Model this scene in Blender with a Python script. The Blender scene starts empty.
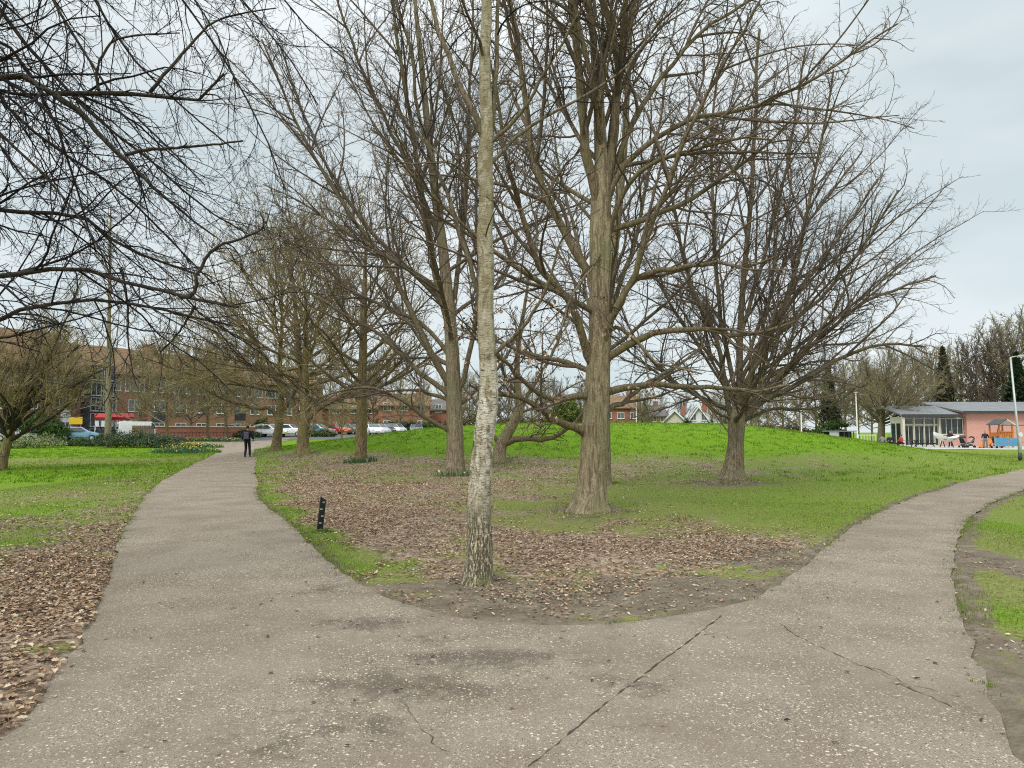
import bpy, bmesh, math, random
import numpy as np
from mathutils import Vector, Matrix

# ------------------------------------------------------------------ camera, sky, sun, exposure
scene = bpy.context.scene
C = scene.collection
F, CX, CY, EYE = 700.0, 512.0, 384.0, 1.6
PITCH = math.atan(48.0 / F)
cam_d = bpy.data.cameras.new('camera')
cam_d.sensor_width = 36.0
cam_d.lens = F / 1024.0 * 36.0
cam_d.clip_start, cam_d.clip_end = 0.05, 4000
cam = bpy.data.objects.new('camera', cam_d)
C.objects.link(cam)
cam.location = (0, 0, EYE)
cam.rotation_euler = (math.pi / 2 + PITCH, 0, 0)
scene.camera = cam

SUN_EL, SUN_AZ = math.radians(48), math.radians(205)     # azimuth clockwise from +Y: behind the camera, to the left
world = bpy.data.worlds.new('World')
scene.world = world
world.use_nodes = True
wn = world.node_tree
wn.nodes.clear()
w_out = wn.nodes.new('ShaderNodeOutputWorld')
w_bg = wn.nodes.new('ShaderNodeBackground')
w_bg.inputs['Strength'].default_value = 0.1
w_sky = wn.nodes.new('ShaderNodeTexSky')
w_sky.sky_type = 'NISHITA'
w_sky.sun_disc = False
w_sky.sun_elevation = SUN_EL
w_sky.sun_rotation = SUN_AZ
w_tc = wn.nodes.new('ShaderNodeTexCoord')
w_sep = wn.nodes.new('ShaderNodeSeparateXYZ')
wn.links.new(w_tc.outputs['Generated'], w_sep.inputs[0])
w_map = wn.nodes.new('ShaderNodeMapping')
w_map.inputs['Scale'].default_value = (1.0, 1.0, 2.6)
wn.links.new(w_tc.outputs['Generated'], w_map.inputs['Vector'])
w_n = wn.nodes.new('ShaderNodeTexNoise')
w_n.inputs['Scale'].default_value = 2.1
w_n.inputs['Detail'].default_value = 5
w_n.inputs['Roughness'].default_value = 0.5
wn.links.new(w_map.outputs[0], w_n.inputs['Vector'])
w_cr = wn.nodes.new('ShaderNodeValToRGB')                # the cloud sheet: grey-blue bellies to white breaks
e = w_cr.color_ramp.elements
e[0].position, e[0].color = 0.36, (0.55, 0.63, 0.652, 1)
e[1].position, e[1].color = 0.64, (0.75, 0.79, 0.797, 1)
wn.links.new(w_n.outputs['Fac'], w_cr.inputs['Fac'])
w_el = wn.nodes.new('ShaderNodeMapRange')                # an overcast sky is about three times as bright overhead as at the horizon
w_el.interpolation_type = 'SMOOTHSTEP'
w_el.inputs['From Min'].default_value = 0.42
w_el.inputs['From Max'].default_value = 1.0
w_el.inputs['To Min'].default_value = 10.0
w_el.inputs['To Max'].default_value = 30.0
wn.links.new(w_sep.outputs['Z'], w_el.inputs['Value'])
w_sc = wn.nodes.new('ShaderNodeVectorMath')
w_sc.operation = 'SCALE'
wn.links.new(w_cr.outputs['Color'], w_sc.inputs[0])
wn.links.new(w_el.outputs['Result'], w_sc.inputs['Scale'])
w_mix = wn.nodes.new('ShaderNodeMix')
w_mix.data_type = 'RGBA'
w_mix.inputs['Factor'].default_value = 0.9
wn.links.new(w_sky.outputs['Color'], w_mix.inputs['A'])
wn.links.new(w_sc.outputs[0], w_mix.inputs['B'])
wn.links.new(w_mix.outputs['Result'], w_bg.inputs['Color'])
wn.links.new(w_bg.outputs[0], w_out.inputs['Surface'])

sun_d = bpy.data.lights.new('sun', 'SUN')
sun_d.energy = 1.5
sun_d.angle = math.radians(22)
sun_d.color = (1.0, 0.96, 0.9)
sun = bpy.data.objects.new('sun', sun_d)
C.objects.link(sun)
sv = Vector((math.cos(SUN_EL) * math.sin(SUN_AZ), math.cos(SUN_EL) * math.cos(SUN_AZ), math.sin(SUN_EL)))
sun.rotation_euler = (-sv).to_track_quat('-Z', 'Y').to_euler()
sun.location = (0, 0, 60)

scene.view_settings.view_transform = 'Standard'
scene.view_settings.look = 'None'
scene.view_settings.exposure = 0.3
scene.view_settings.gamma = 1.0
scene.view_settings.use_curve_mapping = False
scene.cycles.max_bounces = 6
scene.cycles.diffuse_bounces = 3
scene.cycles.use_denoising = False
scene.render.film_transparent = False
scene.cycles.filter_width = 1.1

# ------------------------------------------------------------------ geometry of the place
CP, SP = math.cos(PITCH), math.sin(PITCH)


def ray(px, py):
    u, v = (px - CX) / F, (CY - py) / F
    return u, CP - v * SP, SP + v * CP


def at(px, py, Y):
    """the point of the place seen at (px, py) of the photograph when it is Y metres ahead"""
    u, a, b = ray(px, py)
    s = Y / a
    return np.array((u * s, Y, EYE + b * s))


def sstep(a, b, x):
    t = np.clip((x - a) / (b - a), 0, 1)
    return t * t * (3 - 2 * t)


def gh(x, y):
    """height of the ground"""
    x, y = np.asarray(x, float), np.asarray(y, float)
    r = np.sqrt(((x - 7.0) / np.where(x > 7, 26.0, 31.0)) ** 2 + ((y - 49.0) / 23.0) ** 2)
    m = 2.12 * (1 - sstep(0.22, 1.0, r))
    rise = 1.25 * sstep(52, 95, y) * (1 - sstep(2, 30, x))
    fall = 0.012 * np.sin(x * 0.9 + 1.3 * np.sin(y * 0.31)) * sstep(6, 14, y)
    return np.maximum(m, rise) + fall * 1.5


def gp(px, py):
    """where the ray through (px, py) meets the ground"""
    u, a, b = ray(px, py)
    s = 2.5
    for _ in range(4000):
        x, y, z = u * s, a * s, EYE + b * s
        if z <= gh(x, y) or s > 190:
            break
        s += 0.03 + s * 0.001
    return np.array((u * s, a * s, float(gh(u * s, a * s))))


# ------------------------------------------------------------------ objects
def tag(o, label=None, cat=None, group=None, kind=None):
    if label:
        o['label'] = label
    if cat:
        o['category'] = cat
    if group:
        o['group'] = group
    if kind:
        o['kind'] = kind
    return o


def empty(name, loc, rz=0.0, label=None, cat=None, group=None, scale=1.0):
    o = bpy.data.objects.new(name, None)
    C.objects.link(o)
    o.location = tuple(float(v) for v in loc)
    o.rotation_euler = (0, 0, rz)
    o.scale = (scale,) * 3
    o.empty_display_size = 0.2
    return tag(o, label, cat, group)


def link(name, me, mat=None, parent=None, loc=None):
    o = bpy.data.objects.new(name, me)
    C.objects.link(o)
    if mat is not None and not me.materials:
        me.materials.append(mat)
    if parent is not None:
        o.parent = parent
    if loc is not None:
        o.location = tuple(float(v) for v in loc)
    return o


def np_mesh(name, V, faces, smooth=True, color=None):
    """a mesh from an (n,3) array and a list of (m,k) index arrays; color: (n,3) per-vertex attribute 'tint'"""
    me = bpy.data.meshes.new(name)
    V = np.ascontiguousarray(V, dtype=np.float32)
    faces = [f for f in faces if len(f)]
    me.vertices.add(len(V))
    me.vertices.foreach_set('co', V.ravel())
    loops = np.concatenate([f.ravel() for f in faces]).astype(np.int32)
    tot = np.concatenate([np.full(len(f), f.shape[1], np.int32) for f in faces])
    start = np.concatenate(([0], np.cumsum(tot)[:-1])).astype(np.int32)
    me.loops.add(len(loops))
    me.loops.foreach_set('vertex_index', loops)
    me.polygons.add(len(tot))
    me.polygons.foreach_set('loop_start', start)
    me.polygons.foreach_set('use_smooth', np.full(len(tot), smooth, dtype=bool))
    if color is not None:
        at_ = me.attributes.new('tint', 'FLOAT_COLOR', 'POINT')
        c = np.ones((len(V), 4), np.float32)
        c[:, :3] = color
        at_.data.foreach_set('color', c.ravel())
    me.update(calc_edges=True)
    return me


class Geo:
    """collects simple shapes; build() links them as one mesh object"""

    def __init__(self):
        self.v, self.f = [], []

    def add(self, verts, faces):
        n = len(self.v)
        self.v += [tuple(float(c) for c in p) for p in verts]
        self.f += [tuple(i + n for i in f) for f in faces]
        return self

    def box(self, x0, x1, y0, y1, z0, z1, taper=0.0):
        t = taper
        return self.add([(x0, y0, z0), (x1, y0, z0), (x1, y1, z0), (x0, y1, z0),
                         (x0 + t, y0 + t, z1), (x1 - t, y0 + t, z1), (x1 - t, y1 - t, z1), (x0 + t, y1 - t, z1)],
                        [(0, 3, 2, 1), (4, 5, 6, 7), (0, 1, 5, 4), (1, 2, 6, 5), (2, 3, 7, 6), (3, 0, 4, 7)])

    def prism(self, poly, a0, a1, axis='x', taper=None):
        """extrude a polygon given in the two other axes; axis x: (y,z), y: (x,z), z: (x,y)"""
        n = len(poly)

        def P(p, a):
            return {'x': (a, p[0], p[1]), 'y': (p[0], a, p[1]), 'z': (p[0], p[1], a)}[axis]
        vs = [P(p, a0) for p in poly] + [P(p, a1) for p in poly]
        fs = [tuple(range(n))[::-1], tuple(range(n, 2 * n))]
        fs += [(i, (i + 1) % n, n + (i + 1) % n, n + i) for i in range(n)]
        return self.add(vs, fs)

    def tube(self, pts, rads, k=8, cap=True):
        pts = [Vector(p) for p in pts]
        if not hasattr(rads, '__len__'):
            rads = [rads] * len(pts)
        vs, fs = [], []
        ref = None
        for i, p in enumerate(pts):
            t = (pts[min(i + 1, len(pts) - 1)] - pts[max(i - 1, 0)]).normalized()
            if ref is None:
                ref = t.orthogonal().normalized()
            ref = (ref - t * ref.dot(t)).normalized()
            b = t.cross(ref)
            for j in range(k):
                a = 2 * math.pi * j / k
                vs.append(p + (ref * math.cos(a) + b * math.sin(a)) * rads[i])
        for i in range(len(pts) - 1):
            for j in range(k):
                fs.append((i * k + j, i * k + (j + 1) % k, (i + 1) * k + (j + 1) % k, (i + 1) * k + j))
        if cap:
            fs.append(tuple(range(k))[::-1])
            fs.append(tuple(range((len(pts) - 1) * k, len(pts) * k)))
        return self.add(vs, fs)

    def quad(self, a, b, c, d):
        return self.add([a, b, c, d], [(0, 1, 2, 3)])

    def mesh(self, name, bevel=0.0, smooth=False):
        me = bpy.data.meshes.new(name)
        me.from_pydata(self.v, [], self.f)
        bm = bmesh.new()
        bm.from_mesh(me)
        bmesh.ops.recalc_face_normals(bm, faces=bm.faces)
        if bevel:
            es = [e_ for e_ in bm.edges if len(e_.link_faces) == 2 and e_.calc_face_angle(0) > 0.5]
            bmesh.ops.bevel(bm, geom=es, offset=bevel, segments=2, affect='EDGES', profile=0.6)
        if smooth:
            for f in bm.faces:
                f.smooth = True
        bm.to_mesh(me)
        bm.free()
        me.update()
        return me

    def build(self, name, mat, parent=None, bevel=0.0, smooth=False, loc=None):
        return link(name, self.mesh(name, bevel, smooth), mat, parent, loc)


# ------------------------------------------------------------------ materials
class NT:
    def __init__(self, name, rough=0.8, spec=0.25):
        self.m = bpy.data.materials.new(name)
        self.m.use_nodes = True
        self.t = self.m.node_tree
        self.b = self.t.nodes['Principled BSDF']
        self.b.inputs['Roughness'].default_value = rough
        self.b.inputs['Specular IOR Level'].default_value = spec

    def n(self, kind, **kw):
        nd = self.t.nodes.new(kind)
        for k, v in kw.items():
            setattr(nd, k, v)
        return nd

    def set(self, sock, v):
        if isinstance(v, bpy.types.NodeSocket):
            self.t.links.new(v, sock)
        elif v is not None:
            if sock.type == 'RGBA' and len(v) == 3:
                v = (*v, 1)
            sock.default_value = v

    def pos(self):
        return self.n('ShaderNodeNewGeometry').outputs['Position']

    def objc(self):
        return self.n('ShaderNodeTexCoord').outputs['Object']

    def map(self, vec, scale=(1, 1, 1), loc=(0, 0, 0), rot=(0, 0, 0)):
        nd = self.n('ShaderNodeMapping')
        self.set(nd.inputs['Vector'], vec)
        nd.inputs['Scale'].default_value = scale
        nd.inputs['Location'].default_value = loc
        nd.inputs['Rotation'].default_value = rot
        return nd.outputs[0]

    def noise(self, vec, scale, detail=4, rough=0.55, dist=0.0):
        nd = self.n('ShaderNodeTexNoise')
        self.set(nd.inputs['Vector'], vec)
        nd.inputs['Scale'].default_value = scale
        nd.inputs['Detail'].default_value = detail
        nd.inputs['Roughness'].default_value = rough
        nd.inputs['Distortion'].default_value = dist
        return nd.outputs['Fac']

    def voro(self, vec, scale, feature='F1', rnd=1.0):
        nd = self.n('ShaderNodeTexVoronoi', feature=feature)
        self.set(nd.inputs['Vector'], vec)
        nd.inputs['Scale'].default_value = scale
        nd.inputs['Randomness'].default_value = rnd
        return nd

    def ramp(self, fac, stops, interp='LINEAR'):
        nd = self.n('ShaderNodeValToRGB')
        self.set(nd.inputs['Fac'], fac)
        cr = nd.color_ramp
        cr.interpolation = interp
        while len(cr.elements) < len(stops):
            cr.elements.new(0.5)
        for el, (p, c) in zip(cr.elements, stops):
            el.position = p
            el.color = (c, c, c, 1) if not hasattr(c, '__len__') else (*c, 1)
        return nd.outputs['Color']

    def mix(self, fac, a, b, blend='MIX'):
        nd = self.n('ShaderNodeMix', data_type='RGBA', blend_type=blend)
        self.set(nd.inputs['Factor'], fac)
        self.set(nd.inputs['A'], a)
        self.set(nd.inputs['B'], b)
        return nd.outputs['Result']

    def math(self, op, a, b=None, clamp=False):
        nd = self.n('ShaderNodeMath', operation=op)
        nd.use_clamp = clamp
        self.set(nd.inputs[0], a)
        if b is not None:
            self.set(nd.inputs[1], b)
        return nd.outputs[0]

    def rng(self, v, a, b, c=0.0, d=1.0):
        nd = self.n('ShaderNodeMapRange', interpolation_type='SMOOTHSTEP')
        self.set(nd.inputs['Value'], v)
        for k, x in zip(('From Min', 'From Max', 'To Min', 'To Max'), (a, b, c, d)):
            nd.inputs[k].default_value = x
        return nd.outputs['Result']

    def attr(self, name):
        return self.n('ShaderNodeAttribute', attribute_name=name)

    def sep(self, v):
        nd = self.n('ShaderNodeSeparateXYZ')
        self.set(nd.inputs[0], v)
        return nd.outputs

    def bump(self, h, strength=0.5, dist=0.01):
        nd = self.n('ShaderNodeBump')
        nd.inputs['Strength'].default_value = strength
        nd.inputs['Distance'].default_value = dist
        self.set(nd.inputs['Height'], h)
        self.t.links.new(nd.outputs[0], self.b.inputs['Normal'])

    def color(self, c):
        self.set(self.b.inputs['Base Color'], c)
        return self.m


def plain(name, col, rough=0.6, metal=0.0, var=0.12, scale=3.0, spec=0.3):
    """a paint, cloth or metal with a little wear in its tone"""
    t = NT(name, rough, spec)
    t.b.inputs['Metallic'].default_value = metal
    k = t.noise(t.objc(), scale, 5, 0.6)
    lo = tuple(c * (1 - var) for c in col)
    hi = tuple(min(1, c * (1 + var)) for c in col)
    return t.color(t.ramp(k, [(0.3, lo), (0.7, hi)]))


def bark(name, dark, light, green=None, vscale=1.0, strength=0.7, gamt=0.5):
    t = NT(name, 0.9, 0.1)
    oc = t.objc()
    st = t.map(oc, (9 * vscale, 9 * vscale, 1.3 * vscale))
    n1 = t.noise(st, 2.2, 6, 0.65, 0.6)
    n2 = t.noise(oc, 26 * vscale, 4, 0.6)
    h = t.math('ADD', n1, t.math('MULTIPLY', n2, 0.35))
    c = t.ramp(n1, [(0.40, tuple(v * 0.9 for v in dark)), (0.50, tuple((a + b) / 2 for a, b in zip(dark, light))), (0.62, light)])
    c = t.mix(t.rng(n2, 0.35, 0.7, 0.0, 0.45), c, tuple(v * 0.6 for v in dark))
    if green:
        g = t.noise(oc, 1.7, 4, 0.6)
        c = t.mix(t.rng(g, 0.42, 0.68, 0, gamt), c, green)
    t.bump(h, 0.8, 0.04 * strength)
    return t.color(c)


MAT = {}
MAT['bark_oak'] = bark('oak_bark', (0.18, 0.138, 0.09), (0.45, 0.36, 0.235), (0.235, 0.235, 0.115), 1.0, 0.8, 0.6)
MAT['bark_grey'] = bark('grey_bark', (0.155, 0.122, 0.084), (0.38, 0.30, 0.205), (0.20, 0.205, 0.11), 1.1, 0.7, 0.6)
MAT['bark_olive'] = bark('olive_bark', (0.11, 0.085, 0.045), (0.30, 0.235, 0.125), (0.21, 0.195, 0.07), 1.2, 0.7, 0.5)
MAT['limb_oak'] = bark('oak_limb_bark', (0.11, 0.085, 0.055), (0.31, 0.245, 0.155), (0.17, 0.155, 0.065), 1.6, 0.7, 0.5)
MAT['limb_grey'] = bark('grey_limb_bark', (0.095, 0.075, 0.052), (0.27, 0.215, 0.145), (0.15, 0.14, 0.06), 1.8, 0.6, 0.5)
MAT['limb_dark'] = bark('dark_limb_bark', (0.03, 0.025, 0.021), (0.095, 0.078, 0.06), (0.07, 0.066, 0.036), 2.0, 0.6, 0.3)
MAT['twig_oak'] = plain('oak_twigs', (0.135, 0.104, 0.075), 0.9, var=0.4, scale=1.2, spec=0.1)
MAT['twig_purple'] = plain('grey_purple_twigs', (0.135, 0.105, 0.084), 0.9, var=0.4, scale=1.2, spec=0.1)
MAT['twig_olive'] = plain('olive_twigs', (0.25, 0.20, 0.105), 0.9, var=0.4, scale=1.2, spec=0.1)
MAT['twig_dark'] = plain('dark_twigs', (0.028, 0.024, 0.024), 0.9, var=0.4, scale=1.2, spec=0.1)
MAT['twig_wood'] = plain('woodland_twigs', (0.235, 0.20, 0.115), 0.9, var=0.4, scale=0.4, spec=0.1)


def birch_bark():
    t = NT('birch_bark', 0.75, 0.2)
    oc = t.objc()
    z = t.sep(oc)[2]
    band = t.noise(t.map(oc, (4.0, 4.0, 15)), 1.6, 7, 0.7, 1.2)
    fine = t.noise(t.map(oc, (12, 12, 58)), 1.5, 4, 0.65, 0.5)
    big = t.noise(t.map(oc, (3.6, 3.6, 1.9)), 2.0, 6, 0.68, 1.4)
    white = t.ramp(t.noise(oc, 9, 4), [(0.3, (0.44, 0.39, 0.28)), (0.7, (0.76, 0.71, 0.59))])
    tan = t.mix(t.rng(big, 0.44, 0.62), white, (0.26, 0.215, 0.125))
    lent = t.rng(fine, 0.53, 0.62)
    c = t.mix(t.math('MULTIPLY', lent, 0.75), tan, (0.07, 0.055, 0.04))
    c = t.mix(t.rng(band, 0.57, 0.64), c, (0.075, 0.06, 0.042))
    sv_ = t.voro(t.map(oc, (6.5, 6.5, 5.0)), 1.0)
    ss_ = t.n('ShaderNodeSeparateColor')
    t.set(ss_.inputs[0], sv_.outputs['Color'])
    scar = t.math('MULTIPLY', t.math('GREATER_THAN', ss_.outputs[0], 0.55), t.rng(t.math('ADD', sv_.outputs['Distance'], t.math('MULTIPLY', fine, 0.3)), 0.46, 0.30))
    c = t.mix(t.math('MULTIPLY', scar, 0.85), c, (0.05, 0.04, 0.03))
    # the old bark of the foot: dark plates with white and green flakes left between them
    plate = t.noise(t.map(oc, (34, 34, 9)), 1.7, 6, 0.7, 0.6)
    foot = t.ramp(plate, [(0.38, (0.07, 0.056, 0.036)), (0.52, (0.16, 0.13, 0.08)), (0.56, (0.50, 0.44, 0.31)), (0.63, (0.68, 0.62, 0.5))])
    foot = t.mix(t.rng(t.noise(oc, 3.1, 3), 0.45, 0.65, 0, 0.6), foot, (0.15, 0.155, 0.07))
    wob = t.math('ADD', z, t.math('MULTIPLY', big, 0.9))
    c = t.mix(t.rng(wob, 1.0, 1.45), foot, c)
    # tan, slightly mossy upper stem
    c = t.mix(t.rng(wob, 2.2, 3.2, 0, 0.5), c, (0.25, 0.205, 0.10))
    t.bump(t.math('ADD', t.math('ADD', band, fine), t.math('MULTIPLY', plate, 0.7)), 0.6, 0.02)
    return t.color(c)


MAT['bark_birch'] = birch_bark()


def ground_mat():
    t = NT('lawn_and_leaf_soil', 0.95, 0.08)
    p = t.pos()
    a = t.attr('tint').outputs['Color']
    nd = t.n('ShaderNodeSeparateColor')
    t.set(nd.inputs[0], a)
    leaf, lush, soil = nd.outputs[0], nd.outputs[1], nd.outputs[2]
    n_big = t.noise(p, 0.55, 5, 0.6)
    n_mid = t.noise(p, 3.1, 6, 0.65)
    n_fine = t.noise(t.map(p, (1, 1, 1)), 26, 4, 0.7)
    g_lush = t.ramp(n_fine, [(0.30, (0.060, 0.135, 0.006)), (0.52, (0.125, 0.25, 0.010)), (0.72, (0.205, 0.345, 0.018))])
    g_lush = t.mix(t.rng(n_mid, 0.35, 0.7, 0, 0.55), g_lush, (0.165, 0.245, 0.016))
    g_lush = t.mix(t.rng(n_big, 0.50, 0.68, 0, 0.55), g_lush, (0.150, 0.205, 0.030))
    g_dull = t.ramp(n_fine, [(0.30, (0.11, 0.115, 0.036)), (0.55, (0.215, 0.21, 0.075)), (0.75, (0.33, 0.30, 0.13))])
    grass = t.mix(lush, g_dull, g_lush)
    v = t.voro(p, 15)
    vs = t.n('ShaderNodeSeparateColor')
    t.set(vs.inputs[0], v.outputs['Color'])
    lit = t.ramp(vs.outputs[0], [(0.0, (0.11, 0.08, 0.058)), (0.3, (0.24, 0.165, 0.115)), (0.6, (0.36, 0.255, 0.18)), (0.85, (0.44, 0.335, 0.245)), (1.0, (0.52, 0.42, 0.32))])
    lit = t.mix(t.rng(v.outputs['Distance'], 0.02, 0.06, 0.0, 0.3), lit, (0.13, 0.098, 0.07))
    lf = t.math('ADD', leaf, t.math('ADD', t.math('MULTIPLY', t.math('SUBTRACT', n_mid, 0.5), 1.5), t.math('MULTIPLY', t.math('SUBTRACT', n_big, 0.5), 1.3)))
    col = t.mix(t.rng(lf, 0.34, 0.72), grass, lit)
    s_col = t.ramp(n_mid, [(0.3, (0.12, 0.095, 0.068)), (0.55, (0.205, 0.168, 0.122)), (0.75, (0.31, 0.262, 0.20))])
    s_col = t.mix(t.rng(n_fine, 0.45, 0.65, 0, 0.5), s_col, (0.125, 0.098, 0.07))
    sf = t.math('ADD', soil, t.math('MULTIPLY', t.math('SUBTRACT', t.noise(p, 2.1, 6, 0.7), 0.5), 1.4))
    col = t.mix(t.rng(sf, 0.42, 0.6), col, s_col)
    t.bump(t.math('ADD', n_fine, t.math('MULTIPLY', n_mid, 3.0)), 0.6, 0.07)
    return t.color(col)


def path_mat():
    t = NT('worn_chip_asphalt', 0.9, 0.15)
    p = t.pos()
    a = t.attr('tint').outputs['Color']
    nd = t.n('ShaderNodeSeparateColor')
    t.set(nd.inputs[0], a)
    dirt, edge = nd.outputs[0], nd.outputs[1]
    n1 = t.noise(p, 140, 3, 0.7)
    n2 = t.noise(p, 1.1, 6, 0.62)
    n3 = t.noise(p, 4.2, 10, 0.8, 0.4)
    base = t.ramp(n1, [(0.25, (0.13, 0.106, 0.081)), (0.5, (0.24, 0.196, 0.150)), (0.75, (0.35, 0.288, 0.224))])
    base = t.mix(t.rng(n2, 0.40, 0.62, 0, 0.75), base, (0.18, 0.142, 0.107))
    n4 = t.noise(p, 0.8, 7, 0.65, 0.6)
    warp = t.n('ShaderNodeVectorMath', operation='ADD')
    t.set(warp.inputs[0], p)
    nv = t.n('ShaderNodeTexNoise')
    nv.inputs['Scale'].default_value = 60
    t.set(nv.inputs['Vector'], p)
    sc = t.n('ShaderNodeVectorMath', operation='SCALE')
    t.set(sc.inputs[0], nv.outputs['Color'])
    sc.inputs['Scale'].default_value = 0.012
    t.set(warp.inputs[1], sc.outputs[0])

    def chips(scale, keep, size, lo, hi, base_):
        v = t.voro(warp.outputs[0], scale)
        s = t.n('ShaderNodeSeparateColor')
        t.set(s.inputs[0], v.outputs['Color'])
        pick = t.math('GREATER_THAN', s.outputs[0], keep)
        ins = t.math('LESS_THAN', v.outputs['Distance'], t.math('MULTIPLY', s.outputs[2], size))
        col = t.ramp(s.outputs[1], [(0.0, lo), (1.0, hi)])
        return t.mix(t.math('MULTIPLY', t.math('MULTIPLY', pick, ins), t.rng(n4, 0.32, 0.62, 0.35, 1.0)), base_, col), t.math('MULTIPLY', pick, ins)
    dm = t.math('ADD', dirt, t.math('MULTIPLY', t.math('SUBTRACT', n3, 0.5), 1.7))
    base = t.mix(t.rng(dm, 0.34, 0.70, 0, 0.62), base, (0.075, 0.06, 0.045))
    c, f1 = chips(62, 0.66, 0.62, (0.31, 0.25, 0.165), (0.64, 0.555, 0.42), base)
    c, f2 = chips(120, 0.62, 0.64, (0.30, 0.25, 0.19), (0.56, 0.48, 0.38), c)
    c, f3 = chips(80, 0.72, 0.6, (0.06, 0.05, 0.042), (0.12, 0.10, 0.082), c)
    c = t.mix(t.rng(dm, 0.45, 0.95, 0, 0.35), c, (0.085, 0.068, 0.05))
    em = t.math('ADD', edge, t.math('MULTIPLY', t.math('SUBTRACT', n3, 0.5), 0.9))
    c = t.mix(t.rng(em, 0.4, 0.95, 0, 0.45), c, (0.155, 0.13, 0.095))
    t.bump(t.math('ADD', n1, t.math('MULTIPLY', f1, 0.6)), 0.5, 0.006)
    return t.color(c)


def tint_mat(name, rough=0.85, trans=0.0):
    t = NT(name, rough, 0.12)
    t.color(t.attr('tint').outputs['Color'])
    if trans:
        t.b.inputs['Transmission Weight'].default_value = 0
        tr = t.n('ShaderNodeBsdfTranslucent')
        t.set(tr.inputs['Color'], t.attr('tint').outputs['Color'])
        mx = t.n('ShaderNodeMixShader')
        mx.inputs[0].default_value = trans
        out = t.t.nodes['Material Output']
        t.t.links.new(t.b.outputs[0], mx.inputs[1])
        t.t.links.new(tr.outputs[0], mx.inputs[2])
        t.t.links.new(mx.outputs[0], out.inputs['Surface'])
    return t.m


def brick(name, c1, c2, mortar, scale=1.0):
    t = NT(name, 0.9, 0.15)
    oc = t.objc()
    s = t.sep(oc)
    cb = t.n('ShaderNodeCombineXYZ')
    t.set(cb.inputs[0], t.math('ADD', s[0], s[1]))
    t.set(cb.inputs[1], s[2])
    b = t.n('ShaderNodeTexBrick')
    t.set(b.inputs['Vector'], cb.outputs[0])
    b.inputs['Scale'].default_value = 1.0
    b.inputs['Brick Width'].default_value = 0.225
    b.inputs['Row Height'].default_value = 0.075
    b.inputs['Mortar Size'].default_value = 0.008
    t.set(b.inputs['Color1'], c1)
    t.set(b.inputs['Color2'], c2)
    t.set(b.inputs['Mortar'], mortar)
    big = t.noise(oc, 0.5, 5, 0.6)
    c = t.mix(t.rng(big, 0.35, 0.7, 0, 0.35), b.outputs['Color'], tuple(v * 0.62 for v in c1))
    return t.color(c)


def tiles(name, c1, c2):
    t = NT(name, 0.85, 0.2)
    oc = t.objc()
    s = t.sep(oc)
    w = t.n('ShaderNodeTexWave', wave_type='BANDS', bands_direction='Z')
    t.set(w.inputs['Vector'], oc)
    w.inputs['Scale'].default_value = 1.4
    w.inputs['Distortion'].default_value = 0.4
    k = t.noise(oc, 1.3, 6, 0.7)
    c = t.ramp(k, [(0.3, c1), (0.7, c2)])
    c = t.mix(t.rng(w.outputs['Fac'], 0.1, 0.4, 0.45, 0), c, tuple(v * 0.45 for v in c1))
    return t.color(c)


def glass(name, col=(0.03, 0.04, 0.05), rough=0.08):
    t = NT(name, rough, 0.6)
    k = t.noise(t.objc(), 0.9, 4, 0.6)
    return t.color(t.ramp(k, [(0.35, tuple(c * 0.6 for c in col)), (0.7, tuple(c * 1.8 for c in col))]))


MAT['ground'] = ground_mat()
MAT['path'] = path_mat()
MAT['grass'] = tint_mat('grass_blades', 0.75, 0.25)
MAT['leaf'] = tint_mat('fallen_leaves', 0.85, 0.1)
MAT['foliage'] = tint_mat('shrub_leaves', 0.7, 0.15)
MAT['brick_brown'] = brick('brown_brick', (0.33, 0.145, 0.09), (0.39, 0.18, 0.115), (0.33, 0.26, 0.20))
MAT['brick_red'] = brick('red_brick', (0.33, 0.115, 0.07), (0.40, 0.15, 0.09), (0.32, 0.25, 0.2))
MAT['tile_brown'] = tiles('brown_roof_tiles', (0.15, 0.095, 0.055), (0.27, 0.175, 0.10))
MAT['tile_grey'] = tiles('grey_roof_tiles', (0.10, 0.09, 0.085), (0.19, 0.17, 0.16))
MAT['white'] = plain('white_paint', (0.75, 0.75, 0.72), 0.5, var=0.08)
MAT['cream'] = plain('cream_frame_paint', (0.62, 0.58, 0.46), 0.6, var=0.1)
MAT['pane'] = glass('window_glass', (0.10, 0.12, 0.13))
MAT['dark_pane'] = glass('dark_window_glass', (0.03, 0.04, 0.045))
MAT['pink'] = plain('pink_render', (0.62, 0.33, 0.27), 0.85, var=0.08, scale=0.8)
MAT['lead'] = plain('grey_sheet_roof', (0.19, 0.192, 0.197), 0.5, var=0.15, scale=0.7)
MAT['black'] = plain('black_paint', (0.018, 0.018, 0.02), 0.45, var=0.2)
MAT['charcoal'] = plain('charcoal_panel', (0.05, 0.055, 0.06), 0.6, var=0.2)
MAT['steel'] = plain('galvanised_steel', (0.45, 0.47, 0.46), 0.45, 0.4, 0.15)
MAT['pole'] = plain('pale_grey_pole_paint', (0.58, 0.58, 0.53), 0.55, var=0.1)
MAT['rubber'] = plain('tyre_rubber', (0.02, 0.02, 0.02), 0.85, var=0.2)
MAT['orange'] = plain('orange_timber_stain', (0.50, 0.17, 0.03), 0.6, var=0.2)
MAT['red'] = plain('red_canvas', (0.38, 0.03, 0.03), 0.6, var=0.15)
MAT['yellow'] = plain('yellow_sign_paint', (0.75, 0.50, 0.03), 0.5, var=0.06)
MAT['blue'] = plain('blue_play_paint', (0.10, 0.27, 0.42), 0.5, var=0.12)
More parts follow.
